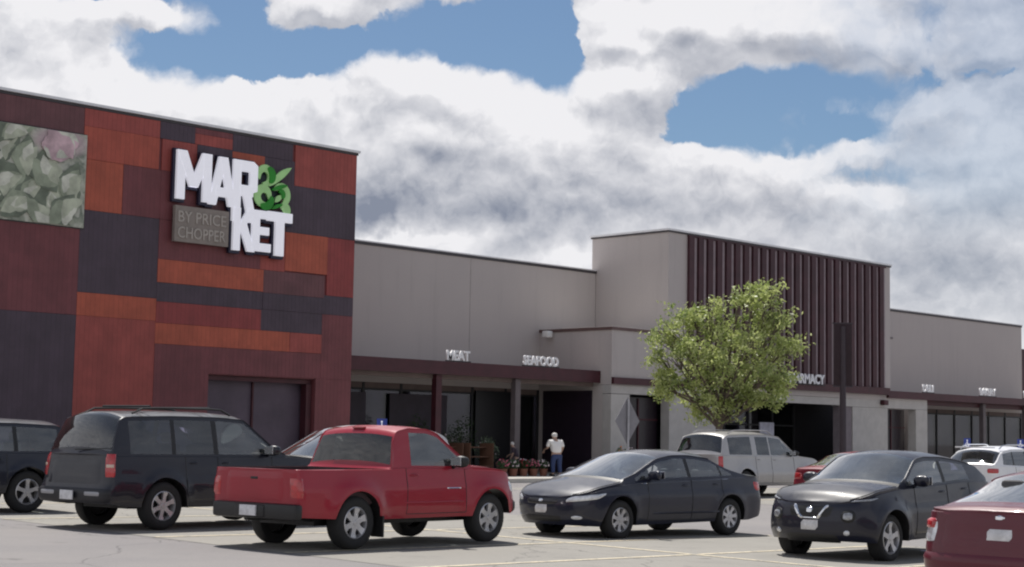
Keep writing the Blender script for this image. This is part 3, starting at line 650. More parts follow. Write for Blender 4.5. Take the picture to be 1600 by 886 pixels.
class Car:
    def __init__(s, name, label, cat, sp, X, Y, head):
        s.sp = sp; s.root = thing(name, label, cat, (X, Y, ground(X, Y)), R(head))
        L0, L1, Wd = sp['L0'], sp['L1'], sp['W']; cf, cr = sp.get('cf', .55), sp.get('cr', .35); nf, nr = sp.get('nf', 2.6), sp.get('nr', 4.0)
        s.Ra = sp['R']+.065
        xs = []
        st = []
        for i in range(15):
            a = PI/2*(1-i/15)
            st.append((L1-cf+cf*math.sin(a)**(2/nf), Wd*max(0, math.cos(a))**(2/nf)))
        st[0] = (L1, 0.0)
        x = L1-cf; lst = []
        while x > L0+cr: lst.append(x); x -= .045
        lst.append(L0+cr)
        for xw in (0, sp['wb']):
            for sg in (-1, 1):
                lst += [xw+sg*s.Ra, xw+sg*(s.Ra+.004)]
        for a in sp.get('cols', []): lst.append(a)
        lst = sorted(set(round(v, 4) for v in lst if L0+cr <= v <= L1-cf), reverse=True)
        ex = set(sp.get('cols', []))|{q for xw in (0, sp['wb']) for sg in (-1, 1) for q in (xw+sg*s.Ra, xw+sg*(s.Ra+.004))}
        l2 = []
        for v in lst:
            key = any(abs(v-e) < .0006 for e in ex)
            if l2 and not key and abs(l2[-1]-v) < .02: continue
            l2.append(v)
        st += [(v, Wd) for v in l2]
        rearx = []
        for i in range(1, 15):
            a = PI/2*i/14
            st.append((L0+cr-cr*math.sin(a)**(2/nr), Wd*max(0, math.cos(a))**(2/nr)))
        st[-1] = (L0, 0.0)
        # refine the rear arc where x hardly moves but the roof falls
        s.st = st
        s.cum = [0]
        for p, q in zip(st, st[1:]): s.cum.append(s.cum[-1]+math.hypot(p[0]-q[0], p[1]-q[1]))
        s.S = s.cum[-1]
        s.build()
    def zb(s, x): return prof(s.sp['belt'], x, .10)
    def zt(s, x): return max(s.zb(x)+.004, prof(s.sp['top'], x, s.sp.get('tr', .10)))
    def zbot(s, x):
        sp = s.sp; z = prof(sp['sill'], x, .05)
        for xw in (0, sp['wb']):
            d = abs(x-xw)
            if d <= s.Ra: z = max(z, sp['R']+math.sqrt(max(0, s.Ra**2-d*d))*sp.get('archk', 1.0))
        return z
    def mod(s, x, y, z):
        sp = s.sp; ins = prof(sp.get('sect', [(.2, .085), (.32, .04), (.46, .012), (.60, .0), (.74, .0), (.80, .022), (1.0, .05), (1.15, .075)]), z)
        tp = 1-.045*max(0, (x-sp['wb'])/(sp['L1']-sp['wb']))**2-.03*max(0, -x/(-sp['L0']))**2
        y2 = y*tp*(1-ins/sp['W'])
        fl = sp.get('flare', .02)
        for xw in (0, sp['wb']):
            r = math.hypot(x-xw, (z-sp['R'])*.95)
            if y > sp['W']*.8: y2 += fl*math.exp(-((r-s.Ra)/sp.get('flw', .10))**2)*(1 if z > .2 else 0)
        wf = sstep((x-sp['wb']-.2)/(sp['L1']-sp['wb']-.2)); wr = sstep((-x-.2)/(-sp['L0']-.2))
        x2 = x+wf*prof(sp.get('front', [(.2, -.12), (.35, -.02), (.55, 0), (.7, -.03), (.9, -.12)]), z, .04)-wr*prof(sp.get('rear', [(.2, -.1), (.35, 0), (.6, 0), (.75, -.04), (1.1, -.06)]), z, .04)
        return x2, y2
    def per(s, q, z, off=0):          # lower body surface point; q: distance round the body from the nose centre, left positive
        sg = 1 if q >= 0 else -1; q = abs(q)
        if q > s.S: q = 2*s.S-q; sg = -sg
        def base(q):
            q = max(0, min(s.S, q))
            for i in range(len(s.cum)-1):
                if q <= s.cum[i+1]+1e-9:
                    u = (q-s.cum[i])/max(1e-9, s.cum[i+1]-s.cum[i]); a, b_ = s.st[i], s.st[i+1]
                    return a[0]+(b_[0]-a[0])*u, a[1]+(b_[1]-a[1])*u
        p = s.mod(*base(q), z)
        if off:
            a = s.mod(*base(max(0, q-.02)), z); b_ = s.mod(*base(min(s.S, q+.02)), z)
            tx, ty = b_[0]-a[0], b_[1]-a[1]; l_ = math.hypot(tx, ty) or 1
            p = (p[0]+(-ty/l_)*-off if False else p[0]+(ty/l_)*off, p[1]-(tx/l_)*off)
        return Vector((p[0], sg*p[1], z))
    def qx(s, x):       # side distance for a given x on the flank
        for i in range(len(s.st)-1):
            a, b_ = s.st[i], s.st[i+1]
            if a[0] >= x >= b_[0]: return s.cum[i]+(a[0]-x)/max(1e-9, a[0]-b_[0])*(s.cum[i+1]-s.cum[i])
        return s.S
    def qf(s, y):
        for i in range(len(s.st)-1):
            a, b_ = s.st[i], s.st[i+1]
            if a[1] <= y <= b_[1]: return s.cum[i]+(y-a[1])/max(1e-9, b_[1]-a[1])*(s.cum[i+1]-s.cum[i])
        return s.cum[15]
    def qr(s, y):       # distance near the tail for half width y
        for i in range(len(s.st)-2, 0, -1):
            a, b_ = s.st[i], s.st[i+1]
            if b_[1] <= y <= a[1]: return s.cum[i+1]-(y-b_[1])/max(1e-9, a[1]-b_[1])*(s.cum[i+1]-s.cum[i])
        return s.S-.5
    def patch(s, name, corners, m, off=.012, nu=12, nv=5, rnd=0, parent=None, label=None):   # corners (q,z): bottom a, bottom b, top b, top a
        (q0, z0), (q1, z1), (q2, z2), (q3, z3) = corners
        bm = bmesh.new(); g_ = []
        for j in range(nv+1):
            row = []
            for i in range(nu+1):
                u, v = i/nu, j/nv
                if rnd:
                    a_, b_ = 2*u-1, 2*v-1
                    a2 = a_*math.sqrt(1-b_*b_/2); b2 = b_*math.sqrt(1-a_*a_/2)
                    u = (a_*(1-rnd)+a2*rnd+1)/2; v = (b_*(1-rnd)+b2*rnd+1)/2
                q = (q0*(1-u)+q1*u)*(1-v)+(q3*(1-u)+q2*u)*v; z = (z0*(1-u)+z1*u)*(1-v)+(z3*(1-u)+z2*u)*v
                edge = i in (0, nu) or j in (0, nv)
                row.append(bm.verts.new(s.per(q, z, -.004 if edge else off)))
            g_.append(row)
        for j in range(nv):
            for i in range(nu): bm.faces.new((g_[j][i], g_[j][i+1], g_[j+1][i+1], g_[j+1][i]))
        bmesh.ops.recalc_face_normals(bm, faces=bm.faces)
        o = new_mesh(name, bm, m, parent or s.root, 60)
        if label: o['label'] = label
        return o
    def build(s):
        sp = s.sp; st = s.st; NR = 13; n = len(st)
        tiny = []
        def row_pts(i):
            x, y = st[i]; zb = s.zb(x); z0 = s.zbot(x); pts = []
            for j in range(NR):
                z = z0+(zb-z0)*j/(NR-1); X2, Y2 = s.mod(x, y, z); pts.append(Vector((X2, Y2, z)))
            # upper rows
            zt = s.zt(x); H = zt-zb; bx, by = pts[-1].x, pts[-1].y
            c0, c1 = sp['gh']
            g_ = sstep((x-c0)/.10)*sstep((c1-x)/.10)
            if i == 0 or i == n-1: by = 0
            Hs = H*(.35*(1-g_))+g_*(H-min(sp.get('crown', .10), .42*H)); tum = sp.get('tum', .38)*g_
            sh = min(.025, by*.5)
            b0 = by-sh
            gb = min(.5, .035/max(Hs, .01)); gt = 1-min(.45, .055/max(Hs, .01))
            sl_ = prof(sp['slant'], x)*g_ if 'slant' in sp else 0
            up_ = []
            for v in (.0, gb, gb+(gt-gb)*.33, gb+(gt-gb)*.66, gt, 1.0):
                yy = b0-tum*Hs*(v*.8+.2*v*v)
                up_.append(Vector((bx+sl_*v*Hs, max(0, yy), zb+.006+Hs*v)))
            ye = up_[-1].y; zs = up_[-1].z; xe = up_[-1].x
            bow = prof(sp['bow'], x, .15)
            for f_ in (.96, .90, .78, .55, .28, 0):
                up_.append(Vector((xe+bow*(1-f_*f_), ye*f_, zs+(zt-zs)*(1-f_**2.6))))
            return pts, up_, Hs
        data = [row_pts(i) for i in range(n)]
        c0, c1 = sp['gh']
        groups = {}
        def add(key, quad): groups.setdefault(key, []).append(quad)
        wins = sp['windows']; doors = sp.get('doors', [])
        ws0, ws1 = sp['wscreen']; rs0, rs1 = sp['rscreen']
        bed = sp.get('bed')
        for sg in (1, -1):
            F = lambda v: Vector((v.x, v.y*sg, v.z))
            for i in range(n-1):
                (pa, ua, Ha), (pb, ub, Hb) = data[i], data[i+1]; xm = (st[i][0]+st[i+1][0])/2
                def q4(a, b_, c, d): return [F(d), F(c), F(b_), F(a)] if sg > 0 else [F(a), F(b_), F(c), F(d)]
                for j in range(NR-1):
                    key = ('body',)
                    for k_, (d0, d1) in enumerate(doors):
                        if d0 < xm < d1 and j >= 1: key = ('door', k_, sg)
                    if j < sp.get('cladrows', 0): key = ('clad',)
                    add(key, q4(pa[j], pa[j+1], pb[j+1], pb[j]))
                add(('body',), q4(pa[-1], ua[0], ub[0], pb[-1]))
                for j in range(len(ua)-1):
                    key = ('body',)
                    if 1 <= j <= 3 and min(Ha, Hb) > .13:
                        for k_, (w0, w1) in enumerate(wins):
                            if w0 < xm < w1: key = ('side_window', k_, sg)
                        if key == ('body',) and sp.get('blackpillar', True) and wins[0][0] < xm < wins[-1][1]: key = ('pillar', [k2 for k2 in range(len(wins)) if wins[k2][0] < xm][-1], sg)
                    if j >= (5 if sp.get('wide') else 6):
                        if ws0 < xm < ws1: key = ('windshield',)
                        if rs0 < xm < rs1 and (j >= 6): key = ('rear_window',)
                        if ws1 < xm < ws1+.085 and j >= 5: key = ('cowl',)
                    if bed and bed[0] < xm < bed[1] and j >= 5: continue
                    add(key, q4(ua[j], ua[j+1], ub[j+1], ub[j]))
                # arch and sill return
                ia = Vector((pa[0].x, max(0, pa[0].y-.24), pa[0].z+.0)); ib = Vector((pb[0].x, max(0, pb[0].y-.24), pb[0].z))
                add(('underbody',), q4(ia, pa[0], pb[0], ib))
        doorobj = {}
        for key, quads in sorted(groups.items(), key=str):
            bm = bmesh.new()
            for q in quads:
                vs = [bm.verts.new(v) for v in q]; bm.faces.new(vs)
            bmesh.ops.remove_doubles(bm, verts=bm.verts, dist=.0004)
            bmesh.ops.dissolve_degenerate(bm, edges=bm.edges, dist=.0003)
            m = {'body': sp['paint'], 'door': sp['paint'], 'clad': sp.get('cladmat', M_TRIM), 'pillar': M_TRIM, 'underbody': M_TRIM, 'cowl': M_TRIM, 'side_window': None, 'windshield': GL_W, 'rear_window': sp.get('rglass', GL_L)}[key[0]]
            if key[0] == 'side_window': m = sp['sglass'][key[1]]
            nm = {'clad': 'lower_trim', 'pillar': 'window_trim'}.get(key[0], key[0])
            if key[0] == 'underbody':
                box(bm, sp['L0']+.6, sp['L1']-.45, -sp['W']+.36, sp['W']-.36, .32, .5)
            o = new_mesh(nm, bm, m, s.root, 40)
            if key[0] == 'door': doorobj[key[1:]] = o
        s.doorobj = doorobj
        # door seams and handles
        for k_, (d0, d1) in enumerate(doors):
            for sg in (1, -1):
                q0, q1 = s.qx(d0), s.qx(d1)
                bm = bmesh.new()
                for xx in (d0, d1):
                    z0 = s.zbot(xx)+.06; z1 = s.zb(xx)
                    pts = [s.per(sg*s.qx(xx), z0+(z1-z0)*i/8, .001) for i in range(9)]; tube(bm, pts, .006, 4)
                pts = [s.per(sg*(q0+(q1-q0)*i/8), max(s.zbot(d0+(d1-d0)*i/8), prof(sp['sill'], 1, 0))+.06, .001) for i in range(9)]; tube(bm, pts, .006, 4)
                new_mesh('door_seam', bm, M_TRIM, doorobj[(k_, sg)])
                hx = d0+.16; qh = s.qx(hx); zh = s.zb(hx)-.11
                s.patch('door_handle', [(sg*s.qx(hx-.09), zh), (sg*s.qx(hx+.09), zh), (sg*s.qx(hx+.09), zh+.035), (sg*s.qx(hx-.09), zh+.035)], sp.get('handle', sp['paint']), .035, 6, 3, .6, parent=doorobj[(k_, sg)])
        for sg in (1, -1):
            pts = [Vector((data[i][1][6].x, sg*data[i][1][6].y, data[i][1][6].z+.002)) for i in range(n) if ws1+.05 < st[i][0] < sp['L1']-.10]
            if len(pts) > 3: bm = bmesh.new(); tube(bm, pts, .007, 4); new_mesh('hood_seam', bm, M_TRIM, s.root)
            pts = [Vector((data[i][1][5].x, sg*(data[i][1][5].y+.004), data[i][1][5].z+.004)) for i in range(n) if rs1-.05 < st[i][0] < ws1]
            if len(pts) > 3: bm = bmesh.new(); tube(bm, pts, .008, 4); new_mesh('roof_seam', bm, M_TRIM if sp.get('darkseam') else sp['paint'], s.root)
        # mirrors
        mxx = sp['mirror']; zb = s.zb(mxx)
        for sg in (1, -1):
            bm = bmesh.new(); y0 = s.mod(mxx, sp['W'], zb)[1]
            bmesh.ops.create_icosphere(bm, subdivisions=3, radius=1)
            for v in bm.verts:
                c = v.co; e = 2.6
                l_ = (abs(c.x)**e+abs(c.y)**e+abs(c.z)**e)**(1/e); v.co = c/l_
                v.co = Vector((v.co.x*.07+mxx-.02+(.05*abs(v.co.y)), sg*(y0+.12)+v.co.y*.125, v.co.z*.085+zb+.11))
            tube(bm, [(mxx, sg*(y0-.05), zb+.02), (mxx, sg*(y0+.06), zb+.08)], .03, 8)
            o = new_mesh('mirror', bm, sp.get('mirrormat', sp['paint']), s.root, 50)
            bm = bmesh.new(); rbox(bm, mxx-.108, mxx-.098, sg*(y0+.12)-.10, sg*(y0+.12)+.10, zb+.05, zb+.175, .004); new_mesh('mirror_glass', bm, M_CHROME, o)
        # wheels
        for xw in (0, sp['wb']):
            for sg in (1, -1): s.wheel(xw, sg)
        # interior
        zc = s.zb(.8*sp['wb']); Wd = sp['W']
        fx = sp['seat']
        for k_, x_ in enumerate(fx):
            for y_ in (-.37, .37):
                bm = bmesh.new(); rbox(bm, x_-.25, x_+.25, y_-.25, y_+.25, .45, zc-.25, .05); rbox(bm, x_-.36, x_-.22, y_-.24, y_+.24, zc-.3, zc+.2, .05); rbox(bm, x_-.37, x_-.27, y_-.13, y_+.13, zc+.22, zc+.38, .04)
                new_mesh('seat', bm, sp.get('seatmat', M_SEAT), s.root, True)
        zdash = zc-.06
        bm = bmesh.new(); rbox(bm, ws0-.05, ws1-.15, -Wd+.18, Wd-.18, .6, zdash, .05); new_mesh('dashboard', bm, M_TRIM, s.root, True)
        bm = bmesh.new(); xc = ws0-.12
        if not sp.get('nowheel'):
            pr = None; ring = [(xc+.06*math.sin(a_), .37+.17*math.cos(a_), zdash+.03+.17*math.sin(a_)) for a_ in [2*PI*i/16 for i in range(17)]]; tube(bm, ring, .015, 6); tube(bm, [(xc, .37, zdash+.03), (xc+.2, .37, zdash-.1)], .03); new_mesh('steering_wheel', bm, M_TRIM, s.root, True)
    def wheel(s, xw, sg):
        sp = s.sp; Rr = sp['R']; wy = sp['W']-.012; wd = .215; c = (xw, 0, Rr); rr = sp.get('rim', .62)*Rr
        bm = bmesh.new()
        po = [(rr, -.0), (rr+.012, .012), (Rr*.86, .018), (Rr*.965, -.01), (Rr, -.045), (Rr, -wd+.045), (Rr*.965, -wd+.01), (Rr*.86, -wd), (rr, -wd+.02)]
        lathe(bm, [(r_, sg*(wy-.02+h)) for r_, h in po], c, 'Y', 36)
        bmesh.ops.recalc_face_normals(bm, faces=bm.faces)
        o = new_mesh('wheel', bm, M_TYRE, s.root, 50)
        bm = bmesh.new()
        lathe(bm, [(rr, sg*(wy-.02)), (rr*.94, sg*(wy-.012)), (rr*.90, sg*(wy-.035)), (rr*.88, sg*(wy-.15))], c, 'Y', 36)
        ns = sp.get('spokes', 5)
        for k_ in range(ns):
            a = 2*PI*k_/ns+.35; ca, sa = math.cos(a), math.sin(a); pv = None
            for (r_, hw, dp) in ((.0*rr, .055, .030), (.25*rr, sp.get('spw', .16)*rr, .028), (.6*rr, sp.get('spw', .16)*rr*.8, .035), (.93*rr, sp.get('spw', .16)*rr*1.25, .022)):
                quad = []
                for (hh, yy) in ((-hw, wy-.02-dp+.02), (hw, wy-.02-dp+.02), (hw, wy-.02-dp-.02), (-hw, wy-.02-dp-.02)):
                    quad.append(bm.verts.new((xw+r_*ca-hh*sa, sg*yy, Rr+r_*sa+hh*ca)))
                if pv:
                    for q in range(4): bm.faces.new((pv[q], pv[(q+1) % 4], quad[(q+1) % 4], quad[q]))
                pv = quad
        lathe(bm, [(.001, sg*(wy-.02)), (.16*rr, sg*(wy-.022)), (.22*rr, sg*(wy-.04)), (.22*rr, sg*(wy-.08))], c, 'Y', 20)
        bmesh.ops.recalc_face_normals(bm, faces=bm.faces)
        rim = new_mesh('rim', bm, sp.get('rimmat', M_RIM), o, 30)
        bm = bmesh.new(); rg = lathe(bm, [(.001, sg*(wy-.13)), (rr*.89, sg*(wy-.13))], c, 'Y', 24); new_mesh('brake', bm, mat('brake_dark', (.04, .04, .042), .6, .3), o)
    # trims
    def plate(s, front=True, z=.55, w_=.30, h_=.15, wy=0, m=None):
        c = 0 if front else s.S
        sg = 1
        qd = w_/2
        return s.patch('licence_plate', [(c-qd, z), (c+qd, z), (c+qd, z+h_), (c-qd, z+h_)], m or M_PLATE, .022, 6, 3)
    def both(s, name, qs, m, **kw):
        for sg in (1, -1): s.patch(name, [(sg*q, z) for q, z in qs], m, **kw)
    def rails(s, x0, x1, m=None):
        for sg in (1, -1):
            bm = bmesh.new(); pts = []
            for i in range(11):
                x = x0+(x1-x0)*i/10; zt = s.zt(x); pts.append((x, sg*(s.sp['W']*.66), zt-.035+(.075 if 0 < i < 10 else 0)))
            tube(bm, pts, .018, 6); new_mesh('roof_rail', bm, m or M_TRIM, s.root, True)

# ---------- specs
def suv_spec(paintm, **kw):
    d = dict(L0=-1.02, L1=3.85, wb=2.87, W=.93, R=.37, cf=.5, cr=.22, nf=3.0, nr=6.0,
        belt=[(-1.05, 1.12), (2.6, 1.12), (3.4, 1.06), (3.85, .95)],
        top=[(-1.02, 1.13), (-.98, 1.2), (-.82, 1.74), (-.68, 1.81), (.2, 1.84), (1.2, 1.84), (1.72, 1.81), (2.55, 1.17), (3.4, 1.10), (3.85, .97)], tr=.06,
        sill=[(-1.02, .42), (-.6, .36), (3.3, .34), (3.85, .38)], gh=(-1.0, 2.66), tum=.24, bow=[(-1, -.03), (-.7, -.05), (0, 0), (1.6, .02), (2.4, .12), (3.8, .0)],
        windows=[(-.62, .18), (.26, 1.02), (1.12, 2.5)], wscreen=(1.72, 2.58), rscreen=(-.97, -.70), mirror=2.15, seat=(.35, 1.35),
        cols=[-.62, .18, .26, 1.02, 1.12, 2.28, 2.5, 1.72, 2.58, .2, 1.07, 2.3], doors=[(.42, 1.07), (1.07, 2.22)], slant=[(-1, .0), (0, .05), (1, 0), (2, 0)],
        paint=paintm, sglass=[GL_D, GL_D, GL_L], rglass=GL_D, flare=.03, spokes=6, wide=1, front=[(.2, -.2), (.4, -.02), (.6, 0), (.75, -.03), (1.0, -.08)], rear=[(.2, -.12), (.4, .05), (.62, .06), (.68, 0), (.9, -.02), (1.2, -.05)])
    d.update(kw); return d
def sedan_spec(paintm, **kw):
    d = dict(L0=-1.05, L1=3.76, wb=2.775, W=.91, R=.325, cf=.62, cr=.38, nf=2.5, nr=3.6,
        belt=[(-1.05, .98), (-.4, 1.0), (1.8, .96), (2.6, .90), (3.3, .80), (3.76, .66)],
        top=[(-1.05, 1.0), (-.95, 1.07), (-.45, 1.09), (.35, 1.42), (.9, 1.475), (1.35, 1.47), (1.75, 1.41), (2.75, 1.0), (3.3, .90), (3.65, .78), (3.76, .68)],
        sill=[(-1.05, .36), (-.6, .26), (3.2, .22), (3.76, .24)], gh=(-.55, 2.75), tum=.42, bow=[(-1.05, .0), (-.4, -.08), (.4, -.05), (1, 0), (1.8, .06), (2.6, .14), (3.76, .0)],
        windows=[(-.12, .14), (.19, .98), (1.07, 2.5)], wscreen=(1.68, 2.68), rscreen=(-.42, .38), mirror=2.05, seat=(.45, 1.35),
        cols=[-.12, .14, .19, .98, 1.07, 2.5, 1.68, 2.68, -.42, .38, 1.02, .25, 2.1], doors=[(.22, 1.02), (1.02, 2.12)], slant=[(-.3, .35), (.16, .25), (.5, 0), (2, 0)],
        paint=paintm, sglass=[GL_L, GL_L, GL_L], flare=.018, spokes=7, spw=.17)
    d.update(kw); return d

RED = paint('truck_red', (.30, .006, .022), .0, .4)
truck_sp = dict(L0=-1.07, L1=3.62, wb=2.78, W=.905, R=.365, cf=.5, cr=.12, nf=2.8, nr=7.0,
    belt=[(-1.13, 1.08), (.6, 1.08), (.9, 1.10), (2.3, 1.08), (2.9, 1.06), (3.4, 1.0), (3.72, .86)],
    top=[(-1.13, 1.08), (.70, 1.085), (.78, 1.55), (.86, 1.66), (1.1, 1.705), (1.5, 1.70), (1.72, 1.65), (2.42, 1.16), (3.0, 1.12), (3.45, 1.04), (3.72, .88)], tr=.045,
    sill=[(-1.13, .46), (-.5, .43), (.5, .40), (2.3, .40), (3.2, .42), (3.72, .44)], gh=(.68, 2.45), tum=.22, bow=[(.6, -.02), (.9, -.02), (1.2, 0), (1.6, .04), (2.3, .14), (3.4, .03), (3.72, 0)],
    windows=[(1.12, 2.32)], wscreen=(1.68, 2.38), rscreen=(.715, .81), mirror=2.0, seat=(1.35,),
    cols=[.70, .715, .73, .745, .76, .775, .79, .81, .83, .86, 1.12, 2.32, 1.68, 2.38, .98, 2.22, .66], doors=[(.98, 2.22)], slant=[(.9, .08), (1.12, .05), (2, 0)],
    crown=.055, paint=RED, sglass=[GL_L], rglass=glass('glass_cab', (.16, .18, .18), .4), flare=.055, flw=.15, spokes=6, spw=.2, rim=.60, bed=(-1.02, .66), archk=1.0, seatmat=M_TRIM,
    front=[(.2, -.2), (.45, .0), (.62, 0), (.75, -.05), (1.0, -.16)], rear=[(.4, -.02), (1.1, 0)], sect=[(.3, .07), (.5, .01), (.68, .0), (.84, .0), (.90, .018), (1.1, .05)], mirrormat=M_TRIM)
c = Car('pickup_truck', 'red single cab pickup truck with black rear bumper in the front row', 'pickup truck', truck_sp, 14.01, 17.88, 5.0)
# bed tub
bm = bmesh.new(); rw = .80
box(bm, -1.0, .64, -rw, rw, .60, .64); box(bm, -1.0, .66, rw, rw+.035, .62, 1.083); box(bm, -1.0, .66, -rw-.035, -rw, .62, 1.083); box(bm, -1.03, -.99, -rw, rw, .64, 1.06); box(bm, .62, .70, -rw, rw, .64, 1.08)
new_mesh('bed', bm, mat('bed_liner', (.05, .03, .035), .8), c.root)
Sx = c.S
c.patch('tailgate', [(Sx-.62, .64), (Sx+.62, .64), (Sx+.62, 1.07), (Sx-.62, 1.07)], RED, .010, 16, 6)
o = c.patch('tailgate_handle', [(Sx-.1, .93), (Sx+.1, .93), (Sx+.1, .99), (Sx-.1, .99)], M_TRIM, .018, 6, 3)
c.both('taillight', [(c.qr(.73), .70), (c.qr(.89)-.06, .70), (c.qr(.89)-.06, .98), (c.qr(.73), .98)], M_TAIL, off=.016)
bm = bmesh.new(); rbox(bm, -1.14, -1.0, -.905, .78, .42, .63, .04); rbox(bm, -1.16, -1.05, -.3, .3, .44, .61, .03); new_mesh('bumper', bm, M_TRIM, c.root, True)
part_box('licence_plate', (-1.185, -1.155, -.16, .16, .46, .60), M_PLATE, c.root, .004)
c.patch('bumper', [(-c.qf(.88), .42), (c.qf(.88), .42), (c.qf(.88), .62), (-c.qf(.88), .62)], mat('grey_bumper', (.035, .035, .038), .5), .03, 24, 5)
c.both('headlight', [(c.qf(.5), .72), (c.qf(.88)+.1, .72), (c.qf(.86)+.14, .92), (c.qf(.55), .88)], M_HEAD, off=.012, rnd=.4)
c.patch('grille', [(-.42, .68), (.42, .68), (.40, .88), (-.40, .88)], M_CHROME, .01)
c.both('side_moulding', [(c.qx(2.2), .60), (c.qx(.9), .60), (c.qx(.9), .635), (c.qx(2.2), .635)], RED, off=.014, nv=3)
c.both('badge', [(c.qx(2.12), .80), (c.qx(1.8), .80), (c.qx(1.8), .825), (c.qx(2.12), .825)], M_CHROME, off=.006, nv=2)
c.patch('cab_stop_lamp', [(0, 0), (0, 0), (0, 0), (0, 0)], M_TAIL) if False else None
part_box('stop_lamp', (.86, .90, -.12, .12, 1.655, 1.675), M_TAIL, c.root)
bm = bmesh.new()
for sg in (1, -1): tube(bm, [(-1.0, sg*.55, .55), (-.6, sg*.5, .42), (0, sg*.5, .37), (.6, sg*.5, .42)], .035)
tube(bm, [(-.0, -.7, .36), (0, .7, .36)], .06); tube(bm, [(-.9, .35, .42), (.4, .3, .40)], .05)
new_mesh('rear_axle', bm, M_TRIM, c.root)
for sg in (-1,):
    bm = bmesh.new(); rbox(bm, .42, .45, sg*.86-.12, sg*.86+.12, .16, .45, .01); new_mesh('mud_flap', bm, M_TRIM, c.root)

# Envoy-like SUV
NAVY = paint('suv_navy', (.006, .007, .016), .0, .4)
c = Car('parked_car', 'black sport utility vehicle seen from its rear corner, left of the red pickup', 'car', suv_spec(NAVY), 13.77, 22.26, 5.5)
c.rails(-.45, 1.5)
for x_ in (-.1, 1.1):
    bm = bmesh.new(); tube(bm, [(x_, -.6, 1.90), (x_, .6, 1.90)], .018, 6); new_mesh('roof_crossbar', bm, M_TRIM, c.root)

q = c.qr(.80)
c.both('taillight', [(q+.02, .80), (q-.16, .80), (q-.16, 1.16), (q+.02, 1.16)], M_TAIL, off=.02)
c.both('turn_lamp', [(q+.0, .93), (q-.14, .93), (q-.14, 1.03), (q+.0, 1.03)], M_AMB, off=.026, nv=3)
Sx = c.S
c.patch('bumper', [(Sx-.98, .42), (Sx+.98, .42), (Sx+.98, .64), (Sx-.98, .64)], mat('bumper_navy', (.009, .009, .013), .5), .03, 26, 5)
part_box('licence_plate', (-1.16, -1.14, -.16, .16, .46, .60), M_PLATE, c.root, .004)
c.patch('bumper_sheen', [(Sx-.80, .50), (Sx-.36, .50), (Sx-.36, .62), (Sx-.80, .62)], mat('sheen_grey', (.32, .32, .34), .35), .045, 8, 3, .4)  # pale patches painted in for the bright reflection on the rear bumper
c.patch('bumper_sheen', [(Sx+.80, .50), (Sx+.36, .50), (Sx+.36, .62), (Sx+.80, .62)], MC['sheen_grey'], .045, 8, 3, .4)
c.patch('tailgate', [(Sx-.70, .68), (Sx+.70, .68), (Sx+.70, 1.09), (Sx-.70, 1.09)], NAVY, .008, 16, 6)
c.both('headlight', [(c.qf(.5), .78), (c.qf(.88)+.1, .78), (c.qf(.86)+.12, .95), (c.qf(.55), .94)], M_HEAD, off=.012)
bm = bmesh.new(); tube(bm, [(-.9, -.75, 1.24), (-1.02, 0, 1.22)], .012, 5); new_mesh('wiper', bm, M_TRIM, c.root)

# leftmost SUV, heading the other way
c = Car('parked_car', 'dark sport utility vehicle cut off by the left picture edge', 'car', suv_spec(paint('suv_slate', (.012, .014, .026), .0, .4), sglass=[GL_L]*3, rglass=GL_L, spokes=5, top=[(-1.02, 1.13), (-.99, 1.2), (-.78, 1.58), (-.6, 1.63), (.2, 1.66), (1.2, 1.66), (1.75, 1.62), (2.62, 1.12), (3.4, 1.08), (3.85, .97)], belt=[(-1.05, 1.04), (2.6, 1.04), (3.4, 1.0), (3.85, .92)]), 14.12, 27.0, 180)
q = c.qr(.80); c.both('taillight', [(q+.02, .80), (q-.16, .80), (q-.16, 1.10), (q+.02, 1.10)], M_TAIL, off=.02)
Sx = c.S; c.patch('bumper', [(Sx-.98, .42), (Sx+.98, .42), (Sx+.98, .62), (Sx-.98, .62)], mat('bumper_silver', (.35, .35, .36), .4), .03, 26, 5); c.plate(False, .70, .32, .15)
c.both('headlight', [(c.qf(.5), .78), (c.qf(.88)+.1, .78), (c.qf(.86)+.12, .95), (c.qf(.55), .94)], M_HEAD, off=.012)

# silver minivan between
c = Car('parked_car', 'silver grey high roofed car between the black utility vehicle and the red pickup cab', 'car', suv_spec(paint('van_silver', (.60, .61, .63), .3, .35), W=.9,
    top=[(-1.02, 1.1), (-.95, 1.2), (-.7, 1.62), (-.5, 1.71), (.4, 1.76), (1.3, 1.76), (1.75, 1.71), (2.85, 1.11), (3.4, 1.0), (3.85, .80)], belt=[(-1.05, 1.05), (2.6, 1.02), (3.4, .92), (3.85, .76)], gh=(-1.0, 2.9), wscreen=(1.66, 2.8), sglass=[GL_D, GL_D, GL_L], windows=[(-.62, .18), (.26, 1.02), (1.12, 2.7)], cols=[-.62, .18, .26, 1.02, 1.12, 2.7, 1.66, 2.8, .2, 1.07, 2.3]), 22.8, 26.1, 180)
c.both('headlight', [(c.qf(.5), .66), (c.qf(.88)+.1, .66), (c.qf(.86)+.15, .85), (c.qf(.55), .80)], M_HEAD, off=.012, rnd=.5); c.plate(True, .45)

